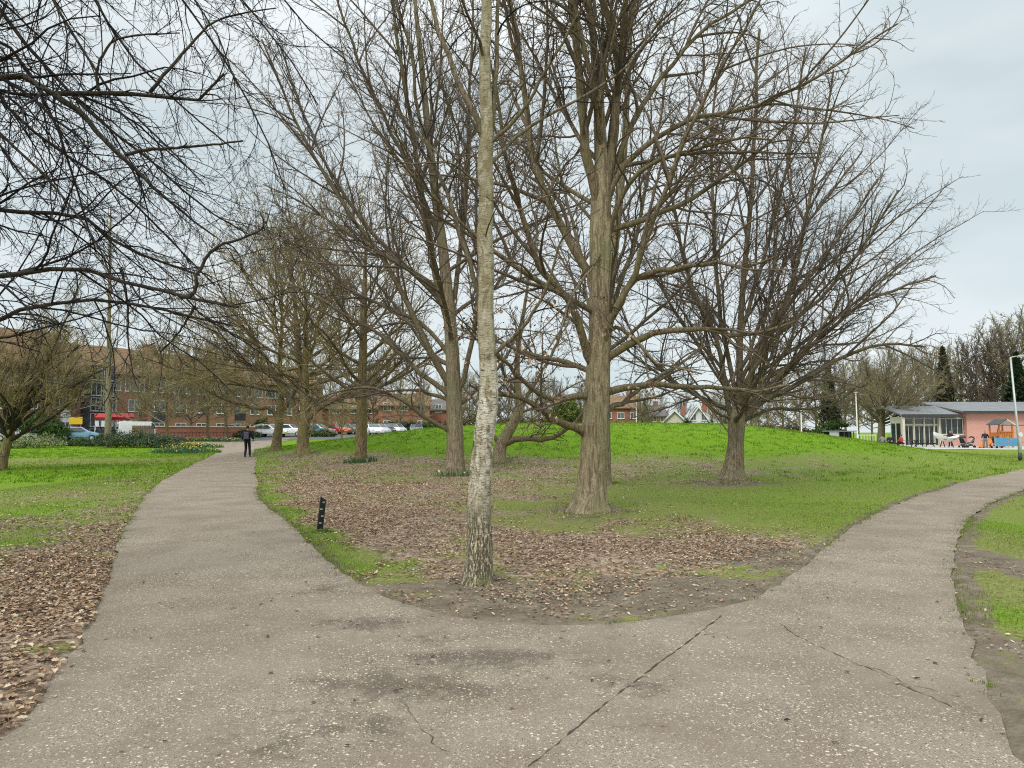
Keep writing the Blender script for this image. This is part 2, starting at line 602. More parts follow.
MAT['tarmac'] = plain('car_park_tarmac', (0.10, 0.10, 0.10), 0.9, var=0.25, scale=0.5)
MAT['paving'] = plain('pale_paving', (0.42, 0.40, 0.36), 0.9, var=0.15, scale=0.7)
MAT['timber'] = plain('weathered_timber', (0.17, 0.12, 0.07), 0.85, var=0.25)
MAT['skin'] = plain('skin', (0.42, 0.25, 0.18), 0.6, var=0.06)
MAT['hair'] = plain('dark_hair', (0.02, 0.016, 0.013), 0.7, var=0.2)
MAT['navy'] = plain('navy_cloth', (0.022, 0.022, 0.04), 0.85, var=0.25)
MAT['bag'] = plain('slate_cloth', (0.09, 0.08, 0.12), 0.85, var=0.25)
MAT['trouser'] = plain('black_cloth', (0.018, 0.017, 0.022), 0.9, var=0.25)
MAT['red_cloth'] = plain('red_cloth', (0.42, 0.06, 0.04), 0.85, var=0.2)
MAT['grey_cloth'] = plain('grey_cloth', (0.2, 0.2, 0.21), 0.85, var=0.2)
MAT['lamp_red'] = plain('red_lens', (0.35, 0.015, 0.012), 0.2)
MAT['lens'] = plain('clear_lens', (0.7, 0.7, 0.68), 0.15, spec=0.5)
# ------------------------------------------------------------------ trees
def unit(v):
    return v / np.maximum(np.linalg.norm(v, axis=-1, keepdims=True), 1e-9)


def grow(P0, D0, L, R0, S, wander, trop, rng, tip=0.3, curl=0.0):
    """N shoots grown together: (N,S+1,3) points and (N,S+1) radii"""
    N = len(P0)
    d = unit(D0)
    p = P0.copy()
    pts = [p]
    step = (L / S)[:, None]
    bend = rng.normal(0, 1, (N, 3)) * curl
    for s in range(S):
        d = d + rng.normal(0, wander, (N, 3)) + bend / S
        d[:, 2] += trop / S
        d = unit(d)
        p = p + d * step
        pts.append(p)
    f = np.linspace(0, 1, S + 1)[None]
    return np.stack(pts, 1), R0[:, None] * (1 - (1 - tip) * f)


def spawn(pts, rad, spacing, t0, t1, ang, len_ratio, len_max, r_ratio, r_min, rng, up=0.0, taper=0.65, flat=0.0):
    seg = np.linalg.norm(np.diff(pts, axis=1), axis=2)
    L = seg.sum(1)
    S = pts.shape[1] - 1
    n = np.maximum(1, np.round(L * (t1 - t0) / spacing + rng.random(len(L)) - 0.5)).astype(int)
    idx = np.repeat(np.arange(len(L)), n)
    j = np.concatenate([np.arange(k) for k in n])
    t = t0 + (t1 - t0) * (j + rng.random(len(j))) / n[idx]
    f = np.clip(t * S, 0, S - 1e-4)
    i = f.astype(int)
    w = (f - i)[:, None]
    a, b = pts[idx, i], pts[idx, i + 1]
    pos = a * (1 - w) + b * w
    T = unit(b - a)
    r = rad[idx, i] * (1 - w[:, 0]) + rad[idx, i + 1] * w[:, 0]
    ref = unit(np.cross(T, np.where(np.abs(T[:, 2:3]) > 0.9, np.array([[1.0, 0, 0]]), np.array([[0, 0, 1.0]]))))
    ref2 = np.cross(T, ref)
    ph = rng.random(len(L))[idx] * 6.28 + j * 2.4 + rng.normal(0, 0.5, len(j))
    perp = ref * np.cos(ph)[:, None] + ref2 * np.sin(ph)[:, None]
    perp[:, 2] *= 1 - flat
    perp = unit(perp)
    an = np.radians(rng.uniform(ang[0], ang[1], len(j)))[:, None]
    D = T * np.cos(an) + perp * np.sin(an)
    D[:, 2] += up
    ln = np.minimum(L[idx] * len_ratio, len_max) * (1 - taper * (t - t0) / max(t1 - t0, 1e-6)) * rng.uniform(0.45, 1.25, len(j))
    return pos, unit(D), ln, np.maximum(np.minimum(r * r_ratio, ln * 0.0105 + r_min), r_min)


def tubes(sets):
    """sets of (points (N,S,3), radii (N,S), sides) -> vertices, faces"""
    Vs, Fs, base = [], [], 0
    for pts, rad, k in sets:
        if not len(pts):
            continue
        N, S, _ = pts.shape
        T = np.empty_like(pts)
        T[:, 1:-1] = pts[:, 2:] - pts[:, :-2]
        T[:, 0] = pts[:, 1] - pts[:, 0]
        T[:, -1] = pts[:, -1] - pts[:, -2]
        T = unit(T)
        m = unit(pts[:, -1] - pts[:, 0])
        ref = np.where(np.abs(m[:, 2:3]) > 0.8, np.array([[1.0, 0.13, 0]]), np.array([[0.1, 0, 1.0]]))
        ref = np.broadcast_to(ref[:, None], pts.shape)
        n1 = unit(np.cross(T, ref))
        n2 = np.cross(T, n1)
        a = np.arange(k) * 2 * math.pi / k
        V = pts[:, :, None] + rad[:, :, None, None] * (n1[:, :, None] * np.cos(a)[:, None] + n2[:, :, None] * np.sin(a)[:, None])
        Vs.append(V.reshape(-1, 3))
        g = np.arange(N * S * k).reshape(N, S, k) + base
        h = np.roll(g, -1, axis=2)
        Fs.append(np.stack([g[:, :-1], h[:, :-1], h[:, 1:], g[:, 1:]], -1).reshape(-1, 4))
        base += N * S * k
    return np.concatenate(Vs), Fs


def smooth_line(P, R, n):
    """Catmull-Rom through control points, evenly resampled to n+1 points"""
    P, R = np.asarray(P, float), np.asarray(R, float)
    Q = np.vstack([2 * P[0] - P[1], P, 2 * P[-1] - P[-2]])
    out, rr = [], []
    for i in range(len(P) - 1):
        p0, p1, p2, p3 = Q[i:i + 4]
        for t in np.linspace(0, 1, 8, endpoint=False):
            out.append(0.5 * (2 * p1 + (p2 - p0) * t + (2 * p0 - 5 * p1 + 4 * p2 - p3) * t * t + (3 * p1 - p0 - 3 * p2 + p3) * t ** 3))
            rr.append(R[i] * (1 - t) + R[i + 1] * t)
    out.append(P[-1])
    rr.append(R[-1])
    out, rr = np.array(out), np.array(rr)
    s = np.concatenate(([0], np.cumsum(np.linalg.norm(np.diff(out, axis=0), axis=1))))
    u = np.linspace(0, s[-1], n + 1)
    return np.stack([np.interp(u, s, out[:, c]) for c in range(3)], 1), np.interp(u, s, rr)


def trunk_mesh(name, P, R, rng, k=26, flare=0.45, flare_h=0.5, lobes=5, ridge=0.035, step=0.07):
    n = max(8, int(np.linalg.norm(np.diff(np.asarray(P), axis=0), axis=1).sum() / step))
    n = min(n, 160)
    p, r = smooth_line(P, R, n)
    T = unit(np.gradient(p, axis=0))
    ref = np.array([1.0, 0, 0])
    n1 = unit(np.cross(T, np.cross(ref, T)))
    n2 = np.cross(T, n1)
    a = np.arange(k) * 2 * math.pi / k
    z = p[:, 2] - p[0, 2]
    ph = rng.random(4) * 6.28
    lob = 0.5 + 0.5 * np.cos(lobes * a[None] + ph[0] + 0.6 * np.sin(2 * a[None] + ph[1]))
    fl = flare * np.exp(-np.maximum(z, 0) / (flare_h * 0.42))[:, None] * (0.35 + 0.9 * lob)
    rid = ridge * (np.sin(7 * a[None] + 0.9 * np.sin(z[:, None] * 1.1 + ph[2])) + 0.6 * np.sin(4 * a[None] + z[:, None] * 0.5 + ph[3]))
    rid = rid + rng.normal(0, ridge * 0.25, rid.shape)
    rr = r[:, None] * (1 + fl + rid)
    V = p[:, None] + rr[..., None] * (n1[:, None] * np.cos(a)[None, :, None] + n2[:, None] * np.sin(a)[None, :, None])
    g = np.arange((n + 1) * k).reshape(n + 1, k)
    h = np.roll(g, -1, axis=1)
    Fq = np.stack([g[:-1], h[:-1], h[1:], g[1:]], -1).reshape(-1, 4)
    V = V.reshape(-1, 3)
    V = np.vstack([V, p[-1] + T[-1] * r[-1] * 0.5])
    top = np.stack([g[-1], h[-1], np.full(k, len(V) - 1)], -1)
    me = np_mesh(name, V, [Fq, top])
    return me, p, r


class Style:
    def __init__(self, **kw):
        self.sp2, self.len2, self.max2 = 0.30, 0.36, 2.6      # branches along a limb
        self.sp3, self.len3, self.max3 = 0.20, 0.42, 1.0      # twigs along a branch
        self.sp4, self.len4, self.max4 = 0.10, 0.5, 0.36      # spray along a twig
        self.ang = (28, 58)
        self.wander, self.curl, self.trop = 0.10, 0.5, 0.35
        self.r3, self.r4 = 0.006, 0.004
        self.up, self.flat = 0.12, 0.25
        self.t0 = 0.18
        self.spray = True
        self.sub, self.sub_len, self.sub_max, self.sub_ang, self.sub_trop = 0, 0.62, 6.0, (13, 32), 0.2
        self.__dict__.update(kw)


def crown_sets(limbs, st, rng):
    """branches, twigs and their last spray on limbs [(pts, rad)]"""
    pts = np.stack([l[0] for l in limbs])
    rad = np.stack([l[1] for l in limbs])
    P, D, L, R = spawn(pts, rad, st.sp2, st.t0, 1.0, st.ang, st.len2, st.max2, 0.55, st.r3 * 1.6, rng, st.up, 0.45, st.flat)
    b, br = grow(P, D, L, R, 8, st.wander, st.trop, rng, 0.3, st.curl)
    P, D, L, R = spawn(b, br, st.sp3, 0.12, 1.0, st.ang, st.len3, st.max3, 0.6, st.r3, rng, st.up * 0.6, 0.5, st.flat)
    c, cr = grow(P, D, L, R, 5, st.wander * 1.2, st.trop * 0.7, rng, 0.5, st.curl)
    out = [(b, br, 5), (c, cr, 3)]
    # the leading ends of the limbs carry twigs too
    P, D, L, R = spawn(pts, rad, st.sp3 * 1.6, 0.45, 1.0, st.ang, 0.2, st.max3, 0.4, st.r3, rng, st.up, 0.4, st.flat)
    d, dr = grow(P, D, L, R, 5, st.wander * 1.2, st.trop, rng, 0.5, st.curl)
    out.append((d, dr, 3))
    if st.spray:
        for q, qr in ((c, cr), (d, dr)):
            P, D, L, R = spawn(q, qr, st.sp4, 0.15, 1.0, st.ang, st.len4, st.max4, 0.7, st.r4, rng, st.up * 0.4, 0.5, st.flat)
            s_, sr = grow(P, D, L, R, 3, st.wander * 1.3, st.trop * 0.5, rng, 0.7, st.curl)
            out.append((s_, sr, 3))
    return out


def auto_limbs(tp, tr, n, z0, z1, l0, l1, e0, e1, rng, rf=0.45, trop=0.5, wander=0.05, az0=0.0, S=16, curl=0.4):
    """limbs set round the trunk by the golden angle, low ones spreading, high ones steep"""
    z = tp[:, 2]
    res = []
    for i in range(n):
        u = (i + rng.uniform(-0.3, 0.3)) / max(n - 1, 1)
        u = min(max(u, 0), 1)
        zz = z0 + (z1 - z0) * u
        k = int(np.argmin(np.abs(z - zz)))
        el = math.radians(e0 + (e1 - e0) * u + rng.uniform(-7, 7))
        az = az0 + i * 2.39996 + rng.uniform(-0.35, 0.35)
        d = np.array([[math.cos(az) * math.cos(el), math.sin(az) * math.cos(el), math.sin(el)]])
        L = np.array([(l0 + (l1 - l0) * u) * rng.uniform(0.8, 1.15)])
        R = np.array([min(tr[k] * rf, 0.0145 * L[0] + 0.012) * rng.uniform(0.8, 1.1)])
        p, r = grow(tp[k:k + 1], d, L, R, S, wander, trop, rng, 0.22, curl)
        res.append((p[0], r[0]))
    return res


def px_limb(pl, Y, off, w0, w1, base, rng, S=16, start_off=0.0):
    """a limb drawn through points of the photograph, `off` metres farther away (or nearer) at its end"""
    pl = np.asarray(pl, float)
    s = np.concatenate(([0], np.cumsum(np.linalg.norm(np.diff(pl, axis=0), axis=1))))
    s /= s[-1]
    dep = Y + start_off + (off - start_off) * s ** 1.2
    P = np.array([at(x, y, d) for (x, y), d in zip(pl, dep)]) - base
    w = w0 + (w1 - w0) * s ** 0.8
    p, r = smooth_line(P, w / 2 * dep / F, S)
    n = rng.normal(0, 1, p.shape) * np.minimum(r, 0.05)[:, None] * 0.35
    n[0] = 0
    return p + n, r


def tree(name, label, base, trunk, limbs, style, mats, seed, cat='tree', group=None, auto=None, flare=0.45, flare_h=0.5,
         show_limbs=True, k=26, lobes=5, ridge=0.035, leaves=None, world_trunk=False, extra=None, rz=0.0, Y=None):
    """one bare tree: trunk, limbs and a crown of branches and twigs. trunk: (px, py, width px) or local (x, y, z, r)"""
    rng = np.random.default_rng(seed)
    base = np.asarray(base, float)
    Y = base[1] if Y is None else Y
    root = empty(name, base, rz, label, cat, group)
    if world_trunk:
        P = np.array([t[:3] for t in trunk], float)
        R = np.array([t[3] for t in trunk], float)
    else:
        P = np.array([at(t[0], t[1], Y + (t[3] if len(t) > 3 else 0)) for t in trunk]) - base
        R = np.array([t[2] / 2 * Y / F for t in trunk])
        P[0] = (P[0][0], P[0][1], -0.12)
    me, tp, tr = trunk_mesh('trunk', P, R, rng, k, flare, flare_h, lobes, ridge)
    link('trunk', me, MAT[mats[0]], root)
    ls = [px_limb(l[0], Y, l[1], l[2], l[3], base, rng, start_off=(l[4] if len(l) > 4 else 0)) for l in limbs]
    if auto:
        for a in (auto if isinstance(auto, list) else [auto]):
            ls += auto_limbs(tp, tr, rng=rng, **a)
    if extra:
        ls += extra(tp, tr, rng)
    subs = []
    if style.sub:
        # long slender boughs that leave a limb at a narrow angle and run beside it
        P_, D_, L_, R_ = spawn(np.stack([l[0] for l in ls]), np.stack([l[1] for l in ls]), style.sub, 0.12, 0.9, style.sub_ang, style.sub_len, style.sub_max, 0.6, style.r3 * 2, rng, 0.03, 0.45, 0.1)
        R_ = np.minimum(R_ * 1.25, 0.05)
        sp_, sr_ = grow(P_, D_, L_, R_, 16, 0.035, style.sub_trop, rng, 0.25, 0.45)
        subs = list(zip(sp_, sr_))
    if show_limbs:
        for p, r in ls:
            V, Fs = tubes([(p[None], r[None], 9 if r[0] > 0.05 else 7)])
            link('limb', np_mesh('limb', V, Fs), MAT[mats[1]], root)
    sets = crown_sets(ls + subs, style, rng)
    if subs:
        sets.append((np.stack([l[0] for l in subs]), np.stack([l[1] for l in subs]), 6))
    if not show_limbs:
        sets = [(np.stack([l[0] for l in ls]), np.stack([l[1] for l in ls]), 6)] + sets
    V, Fs = tubes(sets)
    link('crown', np_mesh('crown', V, Fs), MAT[mats[2]], root)
    if leaves:
        b = sets[0 if show_limbs else 1][0]
        n, sel = leaves
        V, Fs, col = leaf_cards(sel(b, rng, n), rng, 0.06, 0.1)
        lo = link('dead_leaves', np_mesh('dead_leaves', V, Fs, False, col), MAT['leaf'], root)
        lo['kind'] = 'stuff'
    return root


LEAF_COL = np.array([(0.37, 0.255, 0.165), (0.25, 0.16, 0.10), (0.45, 0.335, 0.225), (0.17, 0.105, 0.068), (0.33, 0.20, 0.12), (0.52, 0.41, 0.29), (0.10, 0.07, 0.05), (0.30, 0.215, 0.13)])


def leaf_cards(P, rng, smin, smax, hang=True, col=None, flat=0.22, lobed=False):
    """folded, curled leaves at points P"""
    n = len(P)
    s = rng.uniform(smin, smax, n)
    yaw = rng.random(n) * 6.283
    tilt = rng.normal(0, flat if not hang else 1.0, n)
    roll = rng.normal(0, flat if not hang else 0.8, n)
    dx = np.stack([np.cos(yaw) * np.cos(tilt), np.sin(yaw) * np.cos(tilt), np.sin(tilt)], 1)
    side = unit(np.cross(dx, np.array([[0, 0, 1.0]])))
    nrm = np.cross(side, dx)
    side, nrm = side * np.cos(roll)[:, None] + nrm * np.sin(roll)[:, None], nrm * np.cos(roll)[:, None] - side * np.sin(roll)[:, None]
    # outline in leaf units: (along, across, lift)
    if lobed:
        tpl = np.array([(0, 0, 0), (.3, 0, .05), (.62, 0, .04), (1, 0, -.03),
                        (.16, .17, .07), (.30, .34, .13), (.42, .20, .10), (.60, .33, .15), (.80, .15, .07),
                        (.16, -.17, .07), (.30, -.34, .13), (.42, -.20, .10), (.60, -.33, .15), (.80, -.15, .07)])
        tri = np.array([(0, 1, 4), (4, 1, 5), (5, 1, 6), (6, 1, 2), (6, 2, 7), (7, 2, 8), (8, 2, 3),
                        (0, 9, 1), (9, 10, 1), (10, 11, 1), (11, 2, 1), (11, 12, 2), (12, 13, 2), (13, 3, 2)])
    else:
        tpl = np.array([(0, 0, 0), (.5, 0, .02), (1, 0, .06), (.3, .26, .12), (.72, .2, .12), (.3, -.26, .12), (.72, -.2, .12)])
        tri = np.array([(0, 1, 3), (3, 1, 4), (4, 1, 2), (0, 5, 1), (5, 6, 1), (6, 2, 1)])
    curl = rng.uniform(0.1, 1.7, n) 
    V = (P[:, None] + s[:, None, None] * (tpl[None, :, 0:1] - 0.5) * dx[:, None]
         + s[:, None, None] * tpl[None, :, 1:2] * side[:, None]
         + (s * curl)[:, None, None] * tpl[None, :, 2:3] * nrm[:, None])
    Fs = (tri[None] + (np.arange(n) * len(tpl))[:, None, None]).reshape(-1, 3)
    c = (LEAF_COL if col is None else np.asarray(col))[rng.integers(0, len(LEAF_COL) if col is None else len(col), n)]
    c = np.minimum(c * rng.uniform(0.72, 1.30, (n, 1)), 0.75)
    return V.reshape(-1, 3), [Fs], np.repeat(c, len(tpl), 0)


def green_cloud(P, rng, size, cols, aspect=0.45, N=None):
    """small leaf faces at points P, facing N where given"""
    n = len(P)
    s = rng.uniform(0.6, 1.3, n) * size
    a = unit(rng.normal(0, 1, (n, 3)))
    q = unit(rng.normal(0, 1, (n, 3)) + (0 if N is None else 1.2 * N))
    x = unit(np.cross(a, q))
    y = np.cross(q, x)
    V = np.stack([P - x * s[:, None], P + y * (s * aspect)[:, None], P + x * s[:, None], P - y * (s * aspect)[:, None]], 1)
    Fs = np.arange(n * 4).reshape(n, 4)
    c = np.asarray(cols)[rng.integers(0, len(cols), n)] * rng.uniform(0.7, 1.25, (n, 1))
    return V.reshape(-1, 3), [Fs], np.repeat(c, 4, 0)


def shrub(name, label, loc, lobes, n, size, cols, seed, group=None, cat='shrub', aspect=0.45, stems=True):
    """a shrub of leafy lobes (dx, dy, dz, rx, ry, rz)"""
    rng = np.random.default_rng(seed)
    root = empty(name, loc, 0, label, cat, group)
    lobes = np.asarray(lobes, float)
    w = lobes[:, 3] * lobes[:, 5]
    k = rng.choice(len(lobes), n, p=w / w.sum())
    d = unit(rng.normal(0, 1, (n, 3)))
    d[:, 2] = np.abs(d[:, 2]) * 1.0 - 0.25 * rng.random(n)
    lump = 1 + 0.13 * np.sin(7 * d[:, 0] + k) + 0.12 * np.sin(9 * d[:, 1] + 2 * k) + 0.1 * np.sin(8 * d[:, 2])
    rr = rng.uniform(0.72, 1.06, n) * lump
    P = lobes[k, :3] + d * lobes[k, 3:] * rr[:, None]
    P[:, 2] = np.maximum(P[:, 2], 0.03)
    V, Fs, c = green_cloud(P, rng, size, cols, aspect, d)
    link('foliage', np_mesh('foliage', V, Fs, False, c), MAT['foliage'], root)
    if stems:
        g = Geo()
        for q in range(7):
            l = lobes[q % len(lobes)]
            g.tube([(l[0] + rng.normal(0, .1), l[1], -0.05), (l[0] + rng.normal(0, .3) * l[3], l[1] + rng.normal(0, .3) * l[4], l[2] + l[5] * 0.6)], [0.03, 0.012], 5)
        g.build('stems', MAT['timber'], root, smooth=True)
    return root


def conifer(name, label, loc, H, R, n, cols, seed, group=None, shape=1.0, z0=0.12, size=0.3):
    rng = np.random.default_rng(seed)
    root = empty(name, loc, 0, label, 'tree', group)
    u = rng.random(n) ** 0.75
    az = rng.random(n) * 6.283
    arms = 0.72 + 0.28 * np.sin(az * 5 + u * 40) * np.sin(u * 55)
    rad = R * (1 - u) ** shape * np.sqrt(rng.uniform(0.25, 1, n)) * arms + 0.05
    z = H * (z0 + (1 - z0) * u) - rad * 0.22
    P = np.stack([rad * np.cos(az), rad * np.sin(az), z], 1)
    V, Fs, c = green_cloud(P, rng, size, cols, 0.35)
    link('foliage', np_mesh('foliage', V, Fs, False, c), MAT['foliage'], root)
    Geo().tube([(0, 0, -0.1), (0.05, 0, H * 0.5), (0, 0, H * 0.97)], [R * 0.08, R * 0.05, 0.02], 9).build('trunk', MAT['bark_grey'], root, smooth=True)
    return root


def copy_thing(src, loc, rz, scale, label, group=None):
    o = src.copy()
    C.objects.link(o)
    o.location = tuple(float(v) for v in loc)
    o.rotation_euler = (0, 0, rz)
    o.scale = (scale, scale, scale) if not hasattr(scale, '__len__') else scale
    o['label'] = label
    if group:
        o['group'] = group
    for ch in src.children:
        c = ch.copy()
        C.objects.link(c)
        c.parent = o
        for gc in ch.children:
            d = gc.copy()
            C.objects.link(d)
            d.parent = c
    return o
# ------------------------------------------------------------------ ground, paths
def W(px, py):
    p = gp(px, py)
    return (p[0], p[1])


# outline of the tarmac, traced on the ground
OUT_L = [(166, 479), (191, 465), (211, 457), (221, 451.5), (217, 448.5), (203, 446), (188, 444.2), (168, 443), (140, 442)]
OUT_FAR = [(140, 440.6), (175, 441.3), (228, 441.9), (252, 441.2), (270, 439.6), (297, 437.8), (330, 436.8)]
OUT_R = [(330, 437.9), (297, 439.4), (280, 442), (270, 446), (261, 449), (252, 453), (257, 460), (254, 472), (257, 481), (256, 491), (260, 501), (277, 515), (294, 529),
         (306, 541), (330, 565), (360, 585), (395, 604), (430, 615), (480, 623), (530, 627), (600, 627), (650, 622), (700, 613), (745, 602),
         (770, 592), (800, 572), (830, 545), (860, 522), (900, 503), (950, 486), (1000, 474), (1040, 467), (1110, 459), (1180, 454)]
OUT_RR = [(1180, 464), (1110, 473), (1060, 482), (1023, 490), (989, 504), (966, 521), (955, 551), (953, 585), (963, 626), (981, 675), (1004, 735), (1019, 768)]
OUT_LL = [(30, 715), (75, 655), (105, 600), (113, 560), (122, 530), (150, 490)]


def wpoly(pl):
    return [W(*p) for p in pl]


left_edge = [(-3.0, -6.0), (-2.75, 1.5), (-2.45, 3.2)] + wpoly(OUT_LL) + wpoly(OUT_L)
far_edge = wpoly(OUT_FAR)
mid_edge = wpoly(OUT_R)
right_edge = wpoly(OUT_RR) + [(2.5, 1.5), (2.4, -6.0)]


def densify(pl, step=0.22, amp=0.018, seed=1):
    rng = np.random.default_rng(seed)
    out = []
    for i in range(len(pl) - 1):
        a, b = np.array(pl[i]), np.array(pl[i + 1])
        d = np.linalg.norm(b - a)
        st = step if min(a[1], b[1]) < 20 else step * 4
        n = max(1, int(d / st))
        nrm = np.array([-(b - a)[1], (b - a)[0]]) / max(d, 1e-6)
        for j in range(n):
            q = a + (b - a) * j / n
            out.append(q + nrm * rng.normal(0, amp if q[1] < 20 else amp * 2.5))
    out.append(np.array(pl[-1]))
    return out


def soften(pl, it=2):
    """Chaikin corner cutting, ends kept"""
    for _ in range(it):
        q = [np.array(pl[0])]
        for a, b in zip(pl[:-1], pl[1:]):
            a, b = np.array(a), np.array(b)
            q += [a * 0.75 + b * 0.25, a * 0.25 + b * 0.75]
        q.append(np.array(pl[-1]))
        pl = q
    return pl


E_L = densify(soften(left_edge, 1), seed=2)
E_F = densify(far_edge, seed=3)
E_M = densify(soften(mid_edge, 1), seed=4)
E_R = densify(soften(right_edge, 1), seed=5)
path_poly = np.array(E_L + E_F + E_M + E_R)
edges_all = np.array(E_L + E_M + E_R)


def inside(poly, x, y):
    """points in polygon"""
    x, y = np.asarray(x), np.asarray(y)
    res = np.zeros(x.shape, bool)
    x0, y0 = poly[:, 0], poly[:, 1]
    x1, y1 = np.roll(x0, -1), np.roll(y0, -1)
    for a, b, c, d in zip(x0, y0, x1, y1):
        if b == d:
            continue
        hit = ((b > y) != (d > y)) & (x < (c - a) * (y - b) / (d - b) + a)
        res ^= hit
    return res


def edge_dist(x, y, pts):
    """distance to the nearest of pts"""
    out = np.full(np.shape(x), 1e9)
    xf, yf = np.ravel(x), np.ravel(y)
    o = np.full(len(xf), 1e9)
    for i in range(0, len(xf), 20000):
        d = (xf[i:i + 20000, None] - pts[None, :, 0]) ** 2 + (yf[i:i + 20000, None] - pts[None, :, 1]) ** 2
        o[i:i + 20000] = np.sqrt(d.min(1))
    return o.reshape(np.shape(x))


EDGE_NEAR = edges_all[edges_all[:, 1] < 60][::2]
EDGE_M = np.array([q for q in E_M if q[1] < 40])
EDGE_ML = EDGE_M[(EDGE_M[:, 0] < -1.6) & (EDGE_M[:, 1] > 8)][::2]
EDGE_R = np.array([q for q in E_R if q[1] < 30])
EDGE_L = np.array([q for q in E_L if q[1] < 45])

# where leaves lie, where the lawn is lush and where the soil is bare: blobs on the ground (centre, half sizes, weight)
BLOB_LEAF = [((589, 513), 1.2, .7, .75), ((733, 481), 1.6, 1.0, .6), ((460, 585), .7, .5, .8), ((60, 600), 1.6, 2.4, 1.15), ((10, 690), 2.2, 2.2, 1.2), ((60, 640), 1.0, 1.2, 1.1), ((85, 545), 1.6, 2.6, 0.95), ((30, 560), 2.4, 2.2, 0.6), ((90, 515), 2.2, 4.5, 0.60), ((60, 495), 4, 4, .42),
             ((345, 512), 2.6, 3.6, 1.05), ((410, 535), 2.2, 2.0, 1.0), ((310, 490), 3.2, 6.0, 0.80), ((520, 545), 2.2, 2.0, 1.05), ((455, 560), 1.6, 1.4, 0.7),
             ((680, 545), 1.5, 2.0, 1.1), ((640, 570), 1.6, 1.1, 0.7), ((420, 490), 5.0, 6.0, 0.70), ((330, 470), 6.0, 12.0, 0.72), ((520, 480), 5.0, 6.0, 0.52), ((480, 467), 12, 8.0, 0.60), ((640, 466), 10, 6.0, 0.52), ((740, 474), 6, 3.5, 0.5), ((560, 500), 3, 3, 0.35)]
BLOB_STRIP = [((335, 560), .4, .8, .5)]
BLOB_SOIL = [((478, 584), .45, .45, 1.0), ((589, 511), 1.0, .9, .8), ((455, 474), 1.0, 1.2, .6), ((303, 454), 1.8, 2.5, .9), ((277, 450), 1.8, 2.5, .9), ((361, 460), 1.2, 1.6, .6), ((499, 461), 1.6, 2, .6), ((560, 606), 2.4, 0.55, 1.0), ((690, 590), 1.4, 0.7, 1.0), ((440, 592), 1.5, 0.5, 0.7), ((770, 560), 1.0, 1.6, 0.75), ((730, 520), 1.8, 2.0, 0.35),
             ((980, 560), 0.55, 1.6, 0.95), ((1005, 650), 0.4, 1.0, 0.7), ((478, 590), 0.5, 0.5, 0.9), ((640, 505), 2.4, 2.6, 0.35), ((733, 484), 2.4, 1.6, 0.7), ((590, 520), 1.2, 1.0, 0.5),
             ((660, 468), 12, 4.0, 0.35), ((560, 466), 9, 4.0, 0.35), ((390, 470), 6, 5, 0.3)]
BLOB_LUSH = [((820, 505), 4, 6, .62), ((700, 500), 4, 5, .42), ((900, 480), 8, 8, .7), ((40, 545), 1.8, 2.0, .7), ((5, 600), .8, 1.2, .6), ((1020, 620), .8, 1.5, .75), ((40, 475), 9, 11, 1.0), ((20, 520), 3.0, 3.5, 0.8), ((1015, 530), 1.2, 2.5, 0.8), ((380, 580), 0.5, 0.35, 0.9),
             ((655, 578), 0.8, 0.5, 0.9), ((600, 507), 2.4, 1.0, 0.55), ((850, 480), 5, 5, 0.6), ((480, 445), 20, 14, 0.3)]


def blobs(bl, x, y):
    o = np.zeros(np.shape(x))
    for (c, rx, ry, w) in bl:
        cx_, cy_ = W(*c)
        d = ((x - cx_) / rx) ** 2 + ((y - cy_) / ry) ** 2
        o = np.maximum(o, w * np.exp(-d * 0.8))
    return o


def masks(x, y):
    h = gh(x, y)
    far = sstep(55, 75, y)
    lush = np.maximum(blobs(BLOB_LUSH, x + 0.4 * np.sin(2.1 * y), y + 0.8 * np.sin(1.6 * x + np.sin(0.9 * y))), sstep(0.10, 0.75, h + 0.1 * np.sin(0.8 * x + 1.2 * np.sin(0.5 * y))))
    lush = np.maximum(lush, sstep(9, 16, x) * 0.55)
    lush = np.maximum(lush, np.maximum(far, sstep(38, 46, y) * (x < -16)))
    wx, wy = x + 0.55 * np.sin(1.7 * y + 0.8 * np.sin(2.3 * x)), y + 0.9 * np.sin(1.3 * x + 1.1 * np.sin(1.1 * y)) + 0.4 * np.sin(3.1 * x)
    leaf = blobs(BLOB_LEAF, wx, wy) * (1 - sstep(0.3, 0.8, h))
    leaf = leaf * (1 - np.clip(blobs(BLOB_STRIP, x, y), 0, 1))
    strip_ = np.where((np.abs(x) < 16) & (y < 50), np.exp(-(edge_dist(x, y, EDGE_ML) / (0.62 + 0.2 * np.sin(1.9 * y))) ** 2), 0.0)
    leaf = leaf * (1 - 0.8 * strip_)
    lush = np.maximum(lush, 0.7 * strip_)
    soil = blobs(BLOB_SOIL, x, y) * (1 - sstep(0.3, 0.9, h))
    return leaf, np.clip(lush, 0, 1), soil


def axis(parts):
    out = []
    for a, b, s in parts:
        out.append(np.arange(a, b, s))
    return np.concatenate(out + [[parts[-1][1]]])


